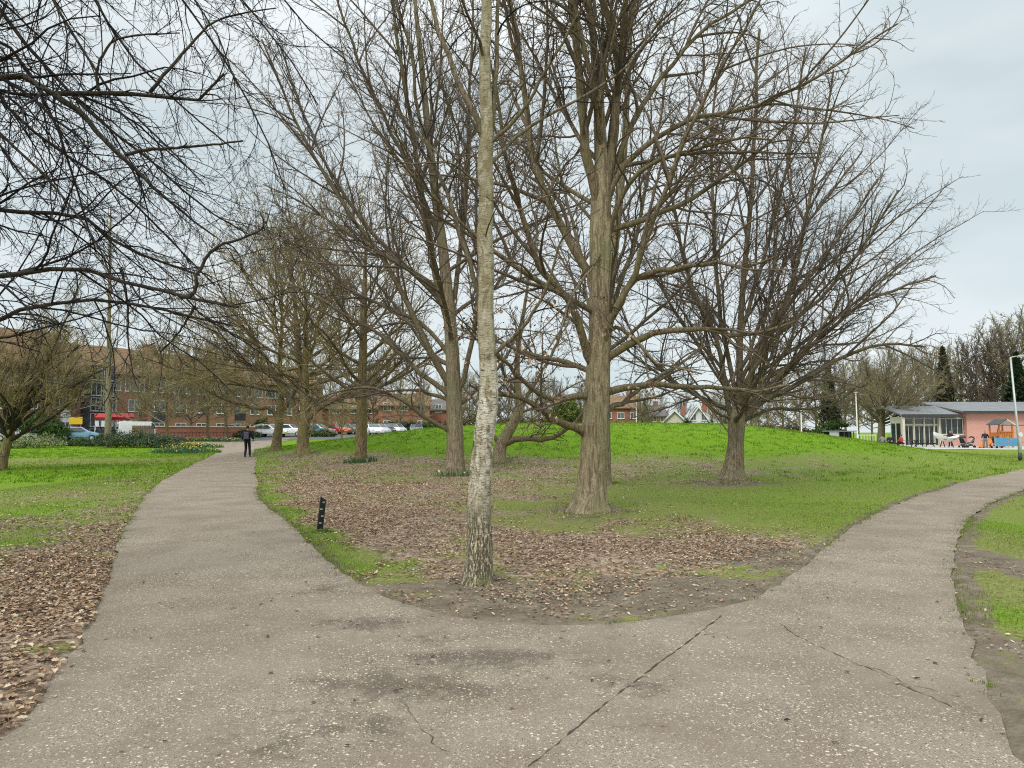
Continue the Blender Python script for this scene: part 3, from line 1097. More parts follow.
gx = axis([(-1500, -300, 200), (-300, -80, 20), (-80, -24, 2.0), (-24, -12, 0.5), (-12, 14, 0.16), (14, 40, 0.7), (40, 90, 3), (90, 300, 20), (300, 1500, 200)])
gy = axis([(-300, -20, 40), (-20, 1, 1.5), (1, 26, 0.16), (26, 56, 0.5), (56, 120, 1.5), (120, 300, 15), (300, 2200, 190)])
GX, GY = np.meshgrid(gx, gy)
rg = np.random.default_rng(7)
GZ = gh(GX, GY)
ed = edge_dist(GX, GY, EDGE_NEAR[EDGE_NEAR[:, 1] < 30])
ins = inside(path_poly, GX, GY)
leafm, lushm, soilm = masks(GX, GY)
edm = edge_dist(GX, GY, EDGE_M[EDGE_M[:, 1] < 30])
soilm = np.maximum(soilm, np.where(GY < 30, 0.85 * np.exp(-(edm / 0.22) ** 2), 0))
edr = edge_dist(GX, GY, EDGE_R)
soilm = np.maximum(soilm, 0.8 * np.exp(-(edr / 0.35) ** 2))
edl = edge_dist(GX, GY, EDGE_L)
soilm = np.maximum(soilm, 0.75 * np.exp(-(edl / 0.12) ** 2))
GZ = np.where(ins & (ed > 0.06), GZ - 0.03, GZ + np.where(ins, 0.0, 0.022 * (1 - np.exp(-ed / 0.12))) * (GY < 60))
V = np.stack([GX, GY, GZ], -1).reshape(-1, 3)
nx, ny = len(gx), len(gy)
gi = np.arange(nx * ny).reshape(ny, nx)
Fg = np.stack([gi[:-1, :-1], gi[:-1, 1:], gi[1:, 1:], gi[1:, :-1]], -1).reshape(-1, 4)
ground = link('ground', np_mesh('ground', V, [Fg], True, np.stack([leafm, lushm, soilm], -1).reshape(-1, 3)), MAT['ground'])
tag(ground, kind='structure')

# ---- the tarmac paths, cut into a fine net so that they follow the ground and carry their dirt
bm = bmesh.new()
bv = [bm.verts.new((q[0], q[1], 0)) for q in path_poly]
bf = bm.faces.new(bv)
bmesh.ops.triangulate(bm, faces=[bf])


def cut(co, no):
    bmesh.ops.bisect_plane(bm, geom=bm.verts[:] + bm.edges[:] + bm.faces[:], dist=1e-5, plane_co=co, plane_no=no)


for y in list(np.arange(1.5, 9, 0.3)) + list(np.arange(9, 20, 0.7)) + list(np.arange(20, 110, 3.0)):
    cut((0, y, 0), (0, 1, 0))
for x in list(np.arange(-6, 9, 0.4)) + list(np.arange(-40, -6, 3)) + list(np.arange(9, 40, 3)):
    cut((x, 0, 0), (1, 0, 0))
for f in bm.faces:
    f.smooth = True
pme = bpy.data.meshes.new('path')
bm.to_mesh(pme)
bm.free()
pv = np.zeros(len(pme.vertices) * 3, np.float32)
pme.vertices.foreach_get('co', pv)
pv = pv.reshape(-1, 3)
BLOB_DIRT = [((430, 680), 1.5, 0.9, 0.42), ((560, 690), 1.6, 0.8, 0.34), ((300, 720), 1.2, 0.8, 0.36), ((760, 700), 1.4, 1.2, 0.26), ((220, 640), 1.2, 1.4, 0.24), ((220, 540), 1.6, 4, 0.2), ((850, 590), 1.5, 2, 0.2), ((432, 640), 0.35, 0.16, 0.9), ((480, 660), 0.7, 0.14, 1.0), ((370, 625), 0.5, 0.3, 0.8), ((400, 690), 0.9, 0.35, 0.75), ((620, 685), 0.25, 0.12, 0.9), ((330, 590), 0.3, 0.4, 0.8),
             ((530, 680), 0.4, 0.2, 0.6), ((350, 735), 0.5, 0.25, 0.7), ((300, 650), 0.5, 0.2, 0.4), ((240, 575), 0.5, 0.4, 0.35), ((560, 640), 0.5, 0.15, 0.7), ((260, 760), 0.4, 0.2, 0.6),
             ((940, 700), 0.25, 0.5, 0.5), ((170, 600), 0.4, 1.0, 0.3), ((640, 735), 0.4, 0.1, 0.6), ((820, 600), 0.4, 0.3, 0.45)]
pd = blobs(BLOB_DIRT, pv[:, 0], pv[:, 1])
pe = edge_dist(pv[:, 0], pv[:, 1], EDGE_NEAR)
pv[:, 2] = gh(pv[:, 0], pv[:, 1]) + 0.012
pme.vertices.foreach_set('co', pv.ravel())
pa = pme.attributes.new('tint', 'FLOAT_COLOR', 'POINT')
pc = np.ones((len(pv), 4), np.float32)
pc[:, 0] = pd
pc[:, 1] = np.exp(-pe / 0.30)
pc[:, 2] = 0
pa.data.foreach_set('color', pc.ravel())
pme.update()
path = link('path', pme, MAT['path'])
tag(path, kind='structure')


def strip(name, pl, width, mat, parent, seed, z=0.016, step=0.05, jit=0.5, wob=0.012):
    rng = np.random.default_rng(seed)
    P = np.array([W(*p) for p in pl])
    s = np.concatenate(([0], np.cumsum(np.linalg.norm(np.diff(P, axis=0), axis=1))))
    u = np.arange(0, s[-1], step)
    p = np.stack([np.interp(u, s, P[:, 0]), np.interp(u, s, P[:, 1])], 1)
    t = np.gradient(p, axis=0)
    t /= np.linalg.norm(t, axis=1, keepdims=True)
    nr = np.stack([-t[:, 1], t[:, 0]], 1)
    p = p + nr * np.cumsum(rng.normal(0, wob * 0.4, len(p)))[:, None] * 0.5 + nr * rng.normal(0, wob * 0.5, (len(p), 1))
    w = width * (1 + jit * rng.normal(0, 1, len(p))).clip(0.15, 2.4)
    a, b = p + nr * w[:, None] / 2, p - nr * w[:, None] / 2
    V = np.concatenate([np.column_stack([a, gh(a[:, 0], a[:, 1]) + z]), np.column_stack([b, gh(b[:, 0], b[:, 1]) + z])])
    n = len(p)
    i = np.arange(n - 1)
    Fq = np.stack([i, i + n, i + n + 1, i + 1], -1)
    return link(name, np_mesh(name, V, [Fq], True), mat, parent)


MAT['crack'] = plain('soil_in_crack', (0.055, 0.047, 0.036), 0.95, var=0.4, scale=14)
strip('joint', [(528, 772), (560, 745), (600, 712), (650, 673), (690, 643), (722, 617)], 0.0075, MAT['crack'], path, 1, jit=1.0, wob=0.006)
strip('crack', [(752, 612), (775, 622), (795, 637), (830, 654), (860, 668), (880, 676), (905, 690), (925, 698), (955, 712)], 0.004, MAT['crack'], path, 2, jit=0.8, wob=0.012)
strip('crack', [(855, 668), (880, 672), (910, 688), (960, 700)], 0.0035, MAT['crack'], path, 3, jit=0.6, wob=0.02)
strip('crack', [(700, 637), (720, 636), (738, 644)], 0.004, MAT['crack'], path, 4, jit=0.6, wob=0.02)
strip('crack', [(408, 708), (420, 730), (440, 752), (455, 757)], 0.004, MAT['crack'], path, 5, jit=0.6, wob=0.02)


def flat_area(name, pl, mat, z=0.02):
    """a paved area laid on the ground"""
    bm = bmesh.new()
    bmesh.ops.triangulate(bm, faces=[bm.faces.new([bm.verts.new((*q, 0)) for q in pl])])
    xs, ys = [q[0] for q in pl], [q[1] for q in pl]
    for y in np.arange(min(ys), max(ys), 2.0):
        bmesh.ops.bisect_plane(bm, geom=bm.verts[:] + bm.edges[:] + bm.faces[:], dist=1e-5, plane_co=(0, y, 0), plane_no=(0, 1, 0))
    for x in np.arange(min(xs), max(xs), 3.0):
        bmesh.ops.bisect_plane(bm, geom=bm.verts[:] + bm.edges[:] + bm.faces[:], dist=1e-5, plane_co=(x, 0, 0), plane_no=(1, 0, 0))
    for v in bm.verts:
        v.co.z = float(gh(v.co.x, v.co.y)) + z
    bmesh.ops.recalc_face_normals(bm, faces=bm.faces)
    me = bpy.data.meshes.new(name)
    bm.to_mesh(me)
    bm.free()
    return tag(link(name, me, mat), kind='structure')


# ---- fallen leaves, one by one
rng = np.random.default_rng(21)


def scatter(n, x0, x1, y0, y1, accept, seed, ypow=1.0):
    r = np.random.default_rng(seed)
    x = r.uniform(x0, x1, n)
    y = y0 + (y1 - y0) * r.random(n) ** ypow
    k = accept(x, y, r)
    return x[k], y[k], r


def lumps(x, y):
    return 0.5 + 0.28 * np.sin(2.1 * x + 1.7 * np.sin(1.3 * y)) * np.sin(1.9 * y + 1.1 * np.sin(1.7 * x)) + 0.2 * np.sin(5.3 * x + 4.1 * y) * np.sin(4.7 * y - 3.1 * x)


def acc_leaf(x, y, r):
    l, g, s = masks(x, y)
    return (r.random(len(x)) < np.clip(l * 1.1 - 0.30 + 0.9 * (lumps(x, y) - 0.5) + 0.5 * (lumps(3.1 * x, 3.3 * y) - 0.5), 0.0, 0.85)) & ~inside(path_poly, x, y)


lv, lf, lc, off = [], [], [], 0
for (n, x0, x1, y0, y1, smin, smax, lobed, seed) in ((38000, -8, -1.5, 3.0, 9.0, 0.022, 0.062, True, 1), (24000, -9.5, -2.2, 8.6, 13, 0.024, 0.06, True, 5), (40000, -14, -2.5, 12.5, 26, 0.03, 0.066, False, 2),
                                                     (90000, -6, 6, 5.6, 16, 0.026, 0.056, False, 3), (46000, -9, 8, 15, 23, 0.032, 0.066, False, 6), (70000, -14, 9, 21, 42, 0.05, 0.085, False, 4)):
    x, y, r = scatter(n, x0, x1, y0, y1, acc_leaf, seed)
    P = np.column_stack([x, y, gh(x, y) + 0.028 + r.random(len(x)) * 0.012])
    v, f, c = leaf_cards(P, r, smin, smax, hang=False, lobed=lobed)
    lv.append(v)
    lf.append(f[0] + off)
    lc.append(c)
    off += len(v)
tag(link('leaf_litter', np_mesh('leaf_litter', np.concatenate(lv), lf, False, np.concatenate(lc)), MAT['leaf']), kind='stuff')

# stray leaves and crumbs of litter blown on to the tarmac and the worn soil
x, y, r = scatter(60000, -5, 7, 3, 18, lambda x, y, r: inside(path_poly, x, y) & (r.random(len(x)) < 0.005 + 0.30 * blobs(BLOB_DIRT, x, y) ** 2 * (lumps(3 * x, 3 * y) > 0.5) + 0.10 * np.exp(-edge_dist(x, y, EDGE_NEAR) / 0.1)), 31)
P = np.column_stack([x, y, gh(x, y) + 0.016 + r.random(len(x)) * 0.006])
v1, f1, c1 = leaf_cards(P, r, 0.012, 0.045, hang=False, flat=0.2)
c1 *= 0.75
x, y, r = scatter(34000, -3, 6, 5, 12, lambda x, y, r: ~inside(path_poly, x, y) & (r.random(len(x)) < 0.5 * masks(x, y)[2]), 32)
P = np.column_stack([x, y, gh(x, y) + 0.03 + r.random(len(x)) * 0.006])
v2, f2, c2 = leaf_cards(P, r, 0.012, 0.045, hang=False, flat=0.25)
tag(link('path_litter', np_mesh('path_litter', np.concatenate([v1, v2]), [f1[0], f2[0] + len(v1)], False, np.concatenate([c1, c2])), MAT['leaf']), kind='stuff')


# ---- grass blades
def blades(x, y, r, hmin, hmax, wd, cols, zoff=0.012):
    n = len(x)
    h = r.uniform(hmin, hmax, n)
    yaw = r.random(n) * 6.283
    lean = r.uniform(0.1, 0.9, n)
    dx, dy = np.cos(yaw), np.sin(yaw)
    z = gh(x, y) + zoff
    w = wd * r.uniform(0.6, 1.3, n)
    sx, sy = -dy * w, dx * w
    m = h * 0.55
    V = np.stack([np.stack([x - sx, y - sy, z - 0.01], 1), np.stack([x + sx, y + sy, z - 0.01], 1),
                  np.stack([x + sx * 0.7 + dx * lean * m * 0.35, y + sy * 0.7 + dy * lean * m * 0.35, z + m], 1),
                  np.stack([x - sx * 0.7 + dx * lean * m * 0.35, y - sy * 0.7 + dy * lean * m * 0.35, z + m], 1),
                  np.stack([x + dx * lean * h, y + dy * lean * h, z + h * (1 - 0.35 * lean)], 1)], 1)
    b = np.arange(n) * 5
    q = np.stack([b, b + 1, b + 2, b + 3], -1)
    t = np.stack([b + 3, b + 2, b + 4], -1)
    c = cols[r.integers(0, len(cols), n)] * r.uniform(0.75, 1.25, (n, 1))
    return V.reshape(-1, 3), q, t, np.repeat(c, 5, 0)


GREEN = np.array([(0.115, 0.235, 0.010), (0.155, 0.285, 0.014), (0.075, 0.155, 0.007), (0.20, 0.335, 0.022), (0.245, 0.29, 0.045)])
DULL = np.array([(0.19, 0.205, 0.055), (0.235, 0.23, 0.08), (0.14, 0.155, 0.04), (0.31, 0.275, 0.13)])


def acc_grass(lo, k):
    def f(x, y, r):
        l, g, s = masks(x, y)
        d = np.clip(g * 1.1 + lo - 0.75 * l - 1.0 * s + 0.5 * (lumps(x * 1.3, y * 1.3) - 0.5), 0, 1) * k
        return (r.random(len(x)) < d) & ~inside(path_poly, x, y)
    return f


gv, gq, gt, gc, off = [], [], [], [], 0
spec = [(90000, -9, -1.6, 3.0, 12, 0.25, 1.0, 0.03, 0.065, 0.0022, 41), (90000, -14, -2, 10, 26, 0.25, 1.0, 0.035, 0.07, 0.004, 42), (50000, 3.4, 8.5, 4.0, 14, 0.25, 0.9, 0.025, 0.06, 0.0026, 43),
        (120000, -6, 8, 5.5, 16, 0.14, 0.8, 0.025, 0.06, 0.003, 44), (120000, -14, 18, 14, 30, 0.2, 0.8, 0.03, 0.06, 0.005, 45),
        (120000, -26, 34, 26, 52, 0.2, 1.0, 0.04, 0.08, 0.009, 46), (30000, -45, -14, 22, 60, 0.2, 1.0, 0.05, 0.09, 0.011, 47)]
for (n, x0, x1, y0, y1, lo, k, h0, h1, wd, sd) in spec:
    x, y, r = scatter(n, x0, x1, y0, y1, acc_grass(lo, k), sd)
    g = masks(x, y)[1]
    v, q, t, c = blades(x, y, r, h0, h1, wd, GREEN)
    c2 = DULL[r.integers(0, len(DULL), len(x))] * r.uniform(0.75, 1.25, (len(x), 1))
    pick = np.repeat(r.random(len(x)) > g, 5)
    c = np.where(pick[:, None], np.repeat(c2, 5, 0), c)
    gv.append(v)
    gq.append(q + off)
    gt.append(t + off)
    gc.append(c)
    off += len(v)
# coarse tufts on the mound and the far lawns
rt = np.random.default_rng(48)
n = 16000
x, y = rt.uniform(-40, 36, n), 22 + 44 * rt.random(n) ** 1.2
l, g, s_ = masks(x, y)
ok = (rt.random(n) < g ** 2 * (0.35 + 0.9 * (lumps(.7 * x, .7 * y) > .5))) & ~inside(path_poly, x, y)
x, y = np.repeat(x[ok], 11), np.repeat(y[ok], 11)
x, y = x + rt.normal(0, .09, len(x)), y + rt.normal(0, .09, len(y))
v, q, t, c = blades(x, y, rt, .07, .16, .011, GREEN)
gv.append(v)
gq.append(q + off)
gt.append(t + off)
gc.append(c)
tag(link('grass', np_mesh('grass', np.concatenate(gv), gq + gt, False, np.concatenate(gc)), MAT['grass']), kind='stuff')
# rough grass round the feet of the trunks
TR = [(589, 513, .62), (604, 484, .32), (733, 480, .60), (455, 476, .44), (499, 462, .40), (361, 462, .34), (303, 455, .62), (277, 451, .55), (2, 471, .22)]
rr_ = np.random.default_rng(77)
xs, ys = [], []
for (a_, b_, r_) in TR:
    cx_, cy_ = W(a_, b_)
    n = 420
    an = rr_.random(n) * 6.283
    rad_ = r_ * (1.05 + 0.5 * np.abs(rr_.normal(0, 1, n))) * (1 + .15 * np.sin(3 * an))
    k_ = rr_.random(n) < .35 + .65 * (np.sin(2.3 * an + a_) > -.2)
    xs.append((cx_ + rad_ * np.cos(an))[k_])
    ys.append((cy_ + rad_ * np.sin(an))[k_])
x, y = np.concatenate(xs), np.concatenate(ys)
v, q, t, c = blades(x, y, rr_, 0.04, 0.12, 0.006, np.concatenate([GREEN, DULL]))
tag(link('rough_grass', np_mesh('rough_grass', v, [q, t], False, c), MAT['grass']), kind='stuff')
# taller tufts fringing the tarmac
fr = np.concatenate([np.array(E_M)[np.array(E_M)[:, 1] < 40], np.array(E_L)[(np.array(E_L)[:, 1] < 45) & (np.array(E_L)[:, 1] > 8)], np.array(E_R)[np.array(E_R)[:, 1] < 20]])
rf = np.random.default_rng(50)
k = rf.integers(0, len(fr), 24000)
x, y = fr[k, 0] + rf.normal(0, 0.05, len(k)), fr[k, 1] + rf.normal(0, 0.05, len(k))
ok = (lumps(2 * x, 2 * y) + 0.25 * rf.random(len(x)) + 0.22 * masks(x, y)[1] > 0.80) & (rf.random(len(x)) > masks(x, y)[2])
x, y = x[ok], y[ok]
v, q, t, c = blades(x, y, rf, 0.012, 0.042, 0.003, np.concatenate([GREEN * .85, DULL, DULL]))
tag(link('edge_grass', np_mesh('edge_grass', v, [q, t], False, c), MAT['grass']), kind='stuff')
# ------------------------------------------------------------------ the trees of the lawn
# ---- the birch at the fork of the path
B = gp(478, 586)
tree('birch_tree', 'slim silver birch with white peeling bark where the two paths fork', B,
     [(478, 588, 30.7), (478, 576, 27.0), (479.6, 552, 24.6), (479.2, 520, 22.8), (479.8, 490, 21.9), (482, 455, 19.5), (485.5, 425, 19.3), (488.6, 398, 18.6), (488.3, 370, 16.9), (486.0, 330, 16.4), (485.4, 300, 15.1), (486.2, 268, 15.7), (484.4, 235, 15.3), (486.4, 200, 14.3), (485.0, 165, 15.4), (487.4, 130, 12.6), (485.6, 90, 12.3),
      (485.0, 50, 11.2), (487, 10, 10.6), (485, -30, 9.8), (488, -150, 8.4), (486, -300, 6.5), (490, -480, 3.7), (492, -620, 1.4)],
     [([(485, 150), (481, 128), (464, 93), (453, 68), (440, 37), (430, 0), (420, -40), (412, -110), (408, -190)], 1.2, 7, 2.5),
      ([(482, 305), (476, 290), (466, 256), (453, 212), (433, 159), (418, 110), (411, 50), (398, 10), (388, -30), (370, -90)], -1.0, 5.5, 2.2),
      ([(488, 146), (494, 139), (513, 123), (533, 93), (552, 60), (576, 20), (590, -10), (610, -60)], -0.7, 4.6, 1.6),
      ([(489, 166), (496, 159), (526, 129), (572, 103), (616, 76), (640, 50), (659, 20), (672, -10)], 0.9, 4.2, 1.4),
      ([(490, 150), (494, 110), (496, 60), (499, 0), (502, -60), (512, -160)], 0.3, 5.5, 2.4),
      ([(488, 362), (495, 351), (516, 335), (529, 319), (544, 293), (554, 263), (562, 240), (578, 205)], -0.4, 5.2, 1.5),
      ([(484, 190), (478, 184), (453, 164), (430, 163), (400, 162), (375, 150)], -0.8, 3, 1.0),
      ([(487, 192), (493, 197), (516, 211), (539, 199), (569, 189), (589, 173), (604, 150)], -0.5, 2.6, 0.9),
      ([(486, 60), (470, 20), (450, -30), (430, -80)], -1.5, 4, 1.2)],
     Style(sp2=0.34, len2=0.34, max2=0.8, sp3=0.17, max3=0.42, sp4=0.12, max4=0.2, r3=0.0028, r4=0.0018, trop=-0.1, ang=(25, 50), up=0.0, t0=0.25),
     ('bark_birch', 'limb_grey', 'twig_dark'), 11, flare=0.30, flare_h=0.4, lobes=6, ridge=0.05, k=32,
     auto=[dict(n=8, z0=7.5, z1=12.5, l0=2.6, l1=1.6, e0=40, e1=70, rf=0.4, trop=0.2), dict(n=9, z0=2.7, z1=7, l0=1.1, l1=1.7, e0=5, e1=50, rf=0.11, trop=0.3)])

# ---- the big oak
B = gp(589, 513)
OY = B[1]


def low_end(b, rng, n):
    """leaf places on the twigs of the low branches"""
    k = np.where((b[:, -1, 2] < 4.2) & (b[:, -1, 0] < 1.5))[0]
    q = b[rng.choice(k, n), rng.integers(3, 9, n)]
    return q + rng.normal(0, 0.05, q.shape) - np.array([0, 0, 0.04])


tree('oak_tree', 'largest bare tree with a thick straight trunk and long level boughs behind the birch', B,
     [(589, 515, 31), (590, 500, 29.5), (592, 480, 27.5), (594.5, 440, 25.5), (596.6, 400, 24.5), (598, 370, 22.5), (599.5, 330, 20.5), (600.2, 280, 21), (600.6, 230, 22), (601, 200, 20), (601.5, 170, 15), (602, 140, 10), (601, 100, 6.5), (602, 50, 4.5), (604, -10, 2)],
     [([(588, 436), (580, 431), (567, 424), (549, 417), (536, 405), (522, 399), (505, 395), (488, 393), (470, 385)], -1.6, 10, 2.4),
      ([(594, 402), (588, 396), (570, 397), (553, 399), (535, 390), (519, 376), (499, 356), (484, 340), (470, 318)], -2.4, 8, 2),
      ([(596, 378), (589, 371), (569, 364), (545, 358), (526, 353), (503, 343), (478, 337), (450, 325)], 1.5, 6.5, 1.6),
      ([(597, 372), (588, 358), (579, 326), (569, 300), (553, 285), (536, 262), (519, 206), (506, 160), (498, 105), (488, 50)], -2.0, 10, 2.2),
      ([(600, 310), (590, 270), (576, 252), (553, 211), (536, 166), (526, 106), (519, 60), (511, 15), (503, -40), (490, -120)], 1.6, 10, 3),
      ([(600, 225), (596, 195), (589, 165), (584, 126), (577, 60), (572, 0), (566, -80), (555, -190)], -1.4, 12, 4),
      ([(601, 205), (600, 180), (598, 130), (596, 70), (590, 20), (588, -40), (592, -160), (590, -260)], 2.2, 11, 3),
      ([(604, 200), (612, 150), (620, 80), (615, 46), (603, 5), (598, -60), (606, -170)], -0.6, 11, 3.5),
      ([(605, 200), (614, 120), (619, 66), (629, 33), (633, 0), (645, -80), (660, -170)], 1.8, 8, 3),
      ([(602, 352), (607, 324), (619, 303), (632, 283), (649, 273), (680, 270), (712, 263), (745, 266), (775, 258)], -2.2, 10, 2),
      ([(616, 308), (632, 283), (641, 250), (652, 227), (662, 200), (690, 130), (720, 70), (750, 20), (768, -15)], -2.6, 7, 2, -0.7),
      ([(602, 366), (612, 356), (632, 343), (652, 334), (680, 330), (710, 331), (745, 336), (770, 330), (797, 321)], -1.4, 9, 2.6),
      ([(600, 394), (611, 391), (632, 386), (655, 384), (680, 386), (720, 389), (755, 391), (788, 385)], 0.8, 8.5, 2.4),
      ([(600, 416), (609, 409), (625, 401), (639, 389), (659, 377), (682, 362), (705, 346)], 1.6, 6.5, 2),
      ([(603, 335), (620, 327), (640, 345), (655, 362), (680, 368), (702, 374)], -1.0, 5, 1.6),
      ([(606, 245), (615, 215), (625, 190), (642, 170), (665, 158), (695, 150), (742, 138), (775, 140)], -1.8, 7, 1.8),
      ([(607, 205), (620, 172), (645, 148), (680, 123), (720, 113), (760, 105), (800, 86), (840, 63), (866, 43), (897, 24)], -0.8, 7, 1.8),
      ([(606, 190), (622, 150), (642, 105), (660, 80), (680, 56), (703, 30), (723, 17), (755, -3), (800, -40)], 1.2, 7, 2),
      ([(606, 240), (596, 262), (579, 284), (569, 304), (560, 330), (548, 350)], -2.4, 4, 1.5)],
     Style(sub=0.95, sub_max=5.0, sub_ang=(15, 42), sp2=0.42, len2=0.42, max2=2.3, sp3=0.17, len3=0.42, max3=0.9, sp4=0.11, max4=0.34, r3=0.0046, r4=0.0032, wander=0.13, curl=0.8, trop=0.1, ang=(28, 56), up=0.04, flat=0.1),
     ('bark_oak', 'limb_oak', 'twig_oak'), 12, flare=0.75, flare_h=0.6, lobes=4, k=44,
     auto=[dict(n=6, z0=3.2, z1=8.5, l0=5.2, l1=6.0, e0=12, e1=50, az0=1.2, rf=0.3), dict(n=3, z0=7.0, z1=7.8, l0=6.5, l1=7.5, e0=50, e1=70, rf=0.5, az0=2.0)],
     leaves=(420, low_end))

# ---- the thinner trunk just behind the oak
B = gp(604, 485)
tree('bare_tree', 'slender bare tree half hidden behind the trunk of the largest tree', B,
     [(604.5, 486, 15), (604.5, 470, 13), (604, 420, 12), (605, 360, 11), (609, 300, 10), (616, 230, 9), (624, 150, 7), (628, 80, 5), (632, 10, 3)],
     [([(605, 350), (618, 290), (636, 240), (645, 190), (660, 120), (668, 60)], 2.0, 6, 2), ([(606, 330), (590, 280), (575, 230), (560, 170), (548, 100)], 2.5, 5, 1.6)],
     Style(sp2=0.5, len2=0.5, max2=3.4, sp3=0.22, len3=0.4, max3=1.1, sp4=0.13, max4=0.4, r3=0.0055, r4=0.004, trop=0.15, up=0.05), ('bark_grey', 'limb_grey', 'twig_purple'), 13, flare=0.35,
     auto=dict(n=12, z0=4.0, z1=13, l0=4.6, l1=3.2, e0=25, e1=70))

# ---- the tree on the right, in front of the mound
B = gp(733, 480)
tree('bare_tree', 'broad bare tree with fanning limbs before the mound on the right', B,
     [(733, 481, 24), (733.5, 470, 19.5), (735, 455, 17), (736, 440, 15.5), (736.5, 426, 17), (737, 416, 16), (738, 405, 11)],
     [([(735, 428), (730, 413), (725, 386), (720, 356), (713, 330), (703, 309), (693, 292), (687, 274), (680, 240), (670, 190), (655, 140)], -1.0, 5.9, 2),
      ([(737, 425), (738, 416), (740, 366), (741, 316), (745, 266), (751, 200), (755, 130), (757, 70), (760, 30)], 0.4, 8.1, 2.6),
      ([(736, 425), (735, 386), (723, 333), (716, 266), (713, 200), (712, 130), (717, 75), (722, 40)], 1.4, 5.5, 2),
      ([(738, 426), (741, 419), (748, 386), (761, 350), (776, 320), (793, 280), (803, 233), (815, 170), (827, 110), (834, 70)], -1.2, 5.5, 2),
      ([(738, 424), (746, 416), (766, 399), (780, 393), (806, 379), (846, 356), (888, 344), (925, 347)], -0.6, 7.0, 2),
      ([(737, 400), (745, 386), (776, 374), (800, 356), (830, 330), (862, 303), (905, 286), (935, 276)], 0.8, 5.5, 2),
      ([(738, 395), (748, 380), (770, 343), (790, 323), (820, 298), (850, 262), (876, 226), (898, 190)], -2.0, 5.5, 2),
      ([(765, 400), (780, 393), (795, 396), (813, 399), (830, 396), (853, 387)], -1.2, 4.1, 1.6, -0.3),
      ([(738, 428), (746, 420), (775, 408), (795, 409), (820, 408), (852, 399)], 1.6, 4.1, 1.4),
      ([(735, 425), (730, 419), (716, 412), (703, 399), (694, 391), (680, 385)], -0.8, 3.7, 1.6),
      ([(740, 370), (748, 355), (785, 262), (828, 196), (862, 152)], 1.8, 4.4, 1.8),
      ([(739, 385), (760, 345), (800, 290), (846, 228), (878, 178)], -0.2, 4.4, 1.8),
      ([(740, 390), (770, 365), (820, 330), (866, 294), (910, 258)], 2.6, 4.4, 1.8),
      ([(734, 395), (715, 360), (690, 335), (668, 300), (655, 262)], 1.6, 4.1, 1.6),
      ([(742, 330), (757, 280), (775, 220), (790, 150), (800, 85), (806, 48)], 2.2, 4.4, 1.8)],
     Style(sub=1.15, sub_max=6.5, sub_ang=(18, 46), sp2=0.52, len2=0.42, max2=2.4, sp3=0.2, len3=0.44, max3=1.05, sp4=0.125, max4=0.42, r3=0.0052, r4=0.0038, wander=0.11, curl=0.8, trop=0.15, ang=(22, 48), up=0.05, flat=0.1),
     ('bark_grey', 'limb_grey', 'twig_purple'), 14, flare=0.8, flare_h=0.6, k=34,
     auto=[dict(n=6, z0=2.0, z1=2.9, l0=6.5, l1=8.5, e0=15, e1=64, az0=0.6, rf=0.32), dict(n=4, z0=1.9, z1=2.4, l0=5.5, l1=6.5, e0=12, e1=30, az0=4.2, rf=0.4)])

# ---- left of the birch
B = gp(455, 476)
tree('bare_tree', 'tall bare tree with a pale trunk and green shoots, just left of the birch', B,
     [(455, 477, 19), (455, 462, 17.5), (455, 440, 16.5), (454, 400, 15), (452, 350, 13.5), (448, 300, 12), (443, 250, 10.5), (436, 200, 9), (428, 130, 7), (421, 60, 5.5), (415, 0, 4), (412, -60, 2)],
     [([(454, 392), (451, 384), (436, 363), (420, 330), (403, 296), (380, 253), (353, 220), (335, 190), (310, 150), (285, 95), (262, 40)], -1.5, 7.5, 1.8),
      ([(453, 400), (447, 393), (423, 376), (400, 353), (373, 330), (340, 312), (305, 290), (275, 280)], 1.0, 6, 1.5),
      ([(453, 436), (446, 429), (423, 416), (400, 399), (372, 388), (345, 390), (318, 398)], -2.0, 5.5, 1.5),
      ([(453, 402), (446, 399), (423, 392), (390, 391), (358, 399)], 2.2, 4.4, 1.4),
      ([(455, 398), (462, 386), (468, 359), (473, 333), (478, 280), (476, 210), (480, 140), (484, 80)], -1.0, 6, 1.6),
      ([(449, 325), (446, 313), (436, 276), (430, 240), (423, 200), (412, 130), (400, 60), (392, 0), (388, -60)], -1.8, 8, 2.2),
      ([(447, 310), (440, 300), (406, 266), (373, 233), (330, 172), (300, 105), (280, 45)], 1.6, 5.5, 1.6),
      ([(450, 335), (456, 286), (463, 233), (466, 200), (468, 120), (472, 40), (474, -20)], 1.6, 6, 2),
      ([(440, 240), (420, 190), (390, 130), (362, 70), (340, 10), (325, -50)], -0.6, 5.5, 1.8),
      ([(452, 360), (430, 330), (395, 310), (350, 290), (310, 250), (275, 200)], 2.6, 5, 1.5),
      ([(456, 410), (470, 395), (490, 378), (510, 350), (525, 310)], 2.0, 4.6, 1.5)],
     Style(sub=1.15, sub_max=6.5, sub_ang=(18, 46), sp2=0.52, len2=0.42, max2=2.4, sp3=0.2, len3=0.44, max3=1.05, sp4=0.125, max4=0.42, r3=0.0054, r4=0.0040, curl=0.8, trop=0.2, ang=(22, 48), up=0.06, flat=0.1),
     ('bark_grey', 'limb_grey', 'twig_purple'), 15, flare=0.45, flare_h=0.7, k=28,
     auto=[dict(n=13, z0=4.0, z1=15, l0=9.0, l1=6.0, e0=22, e1=64, az0=2.5, rf=0.36)])

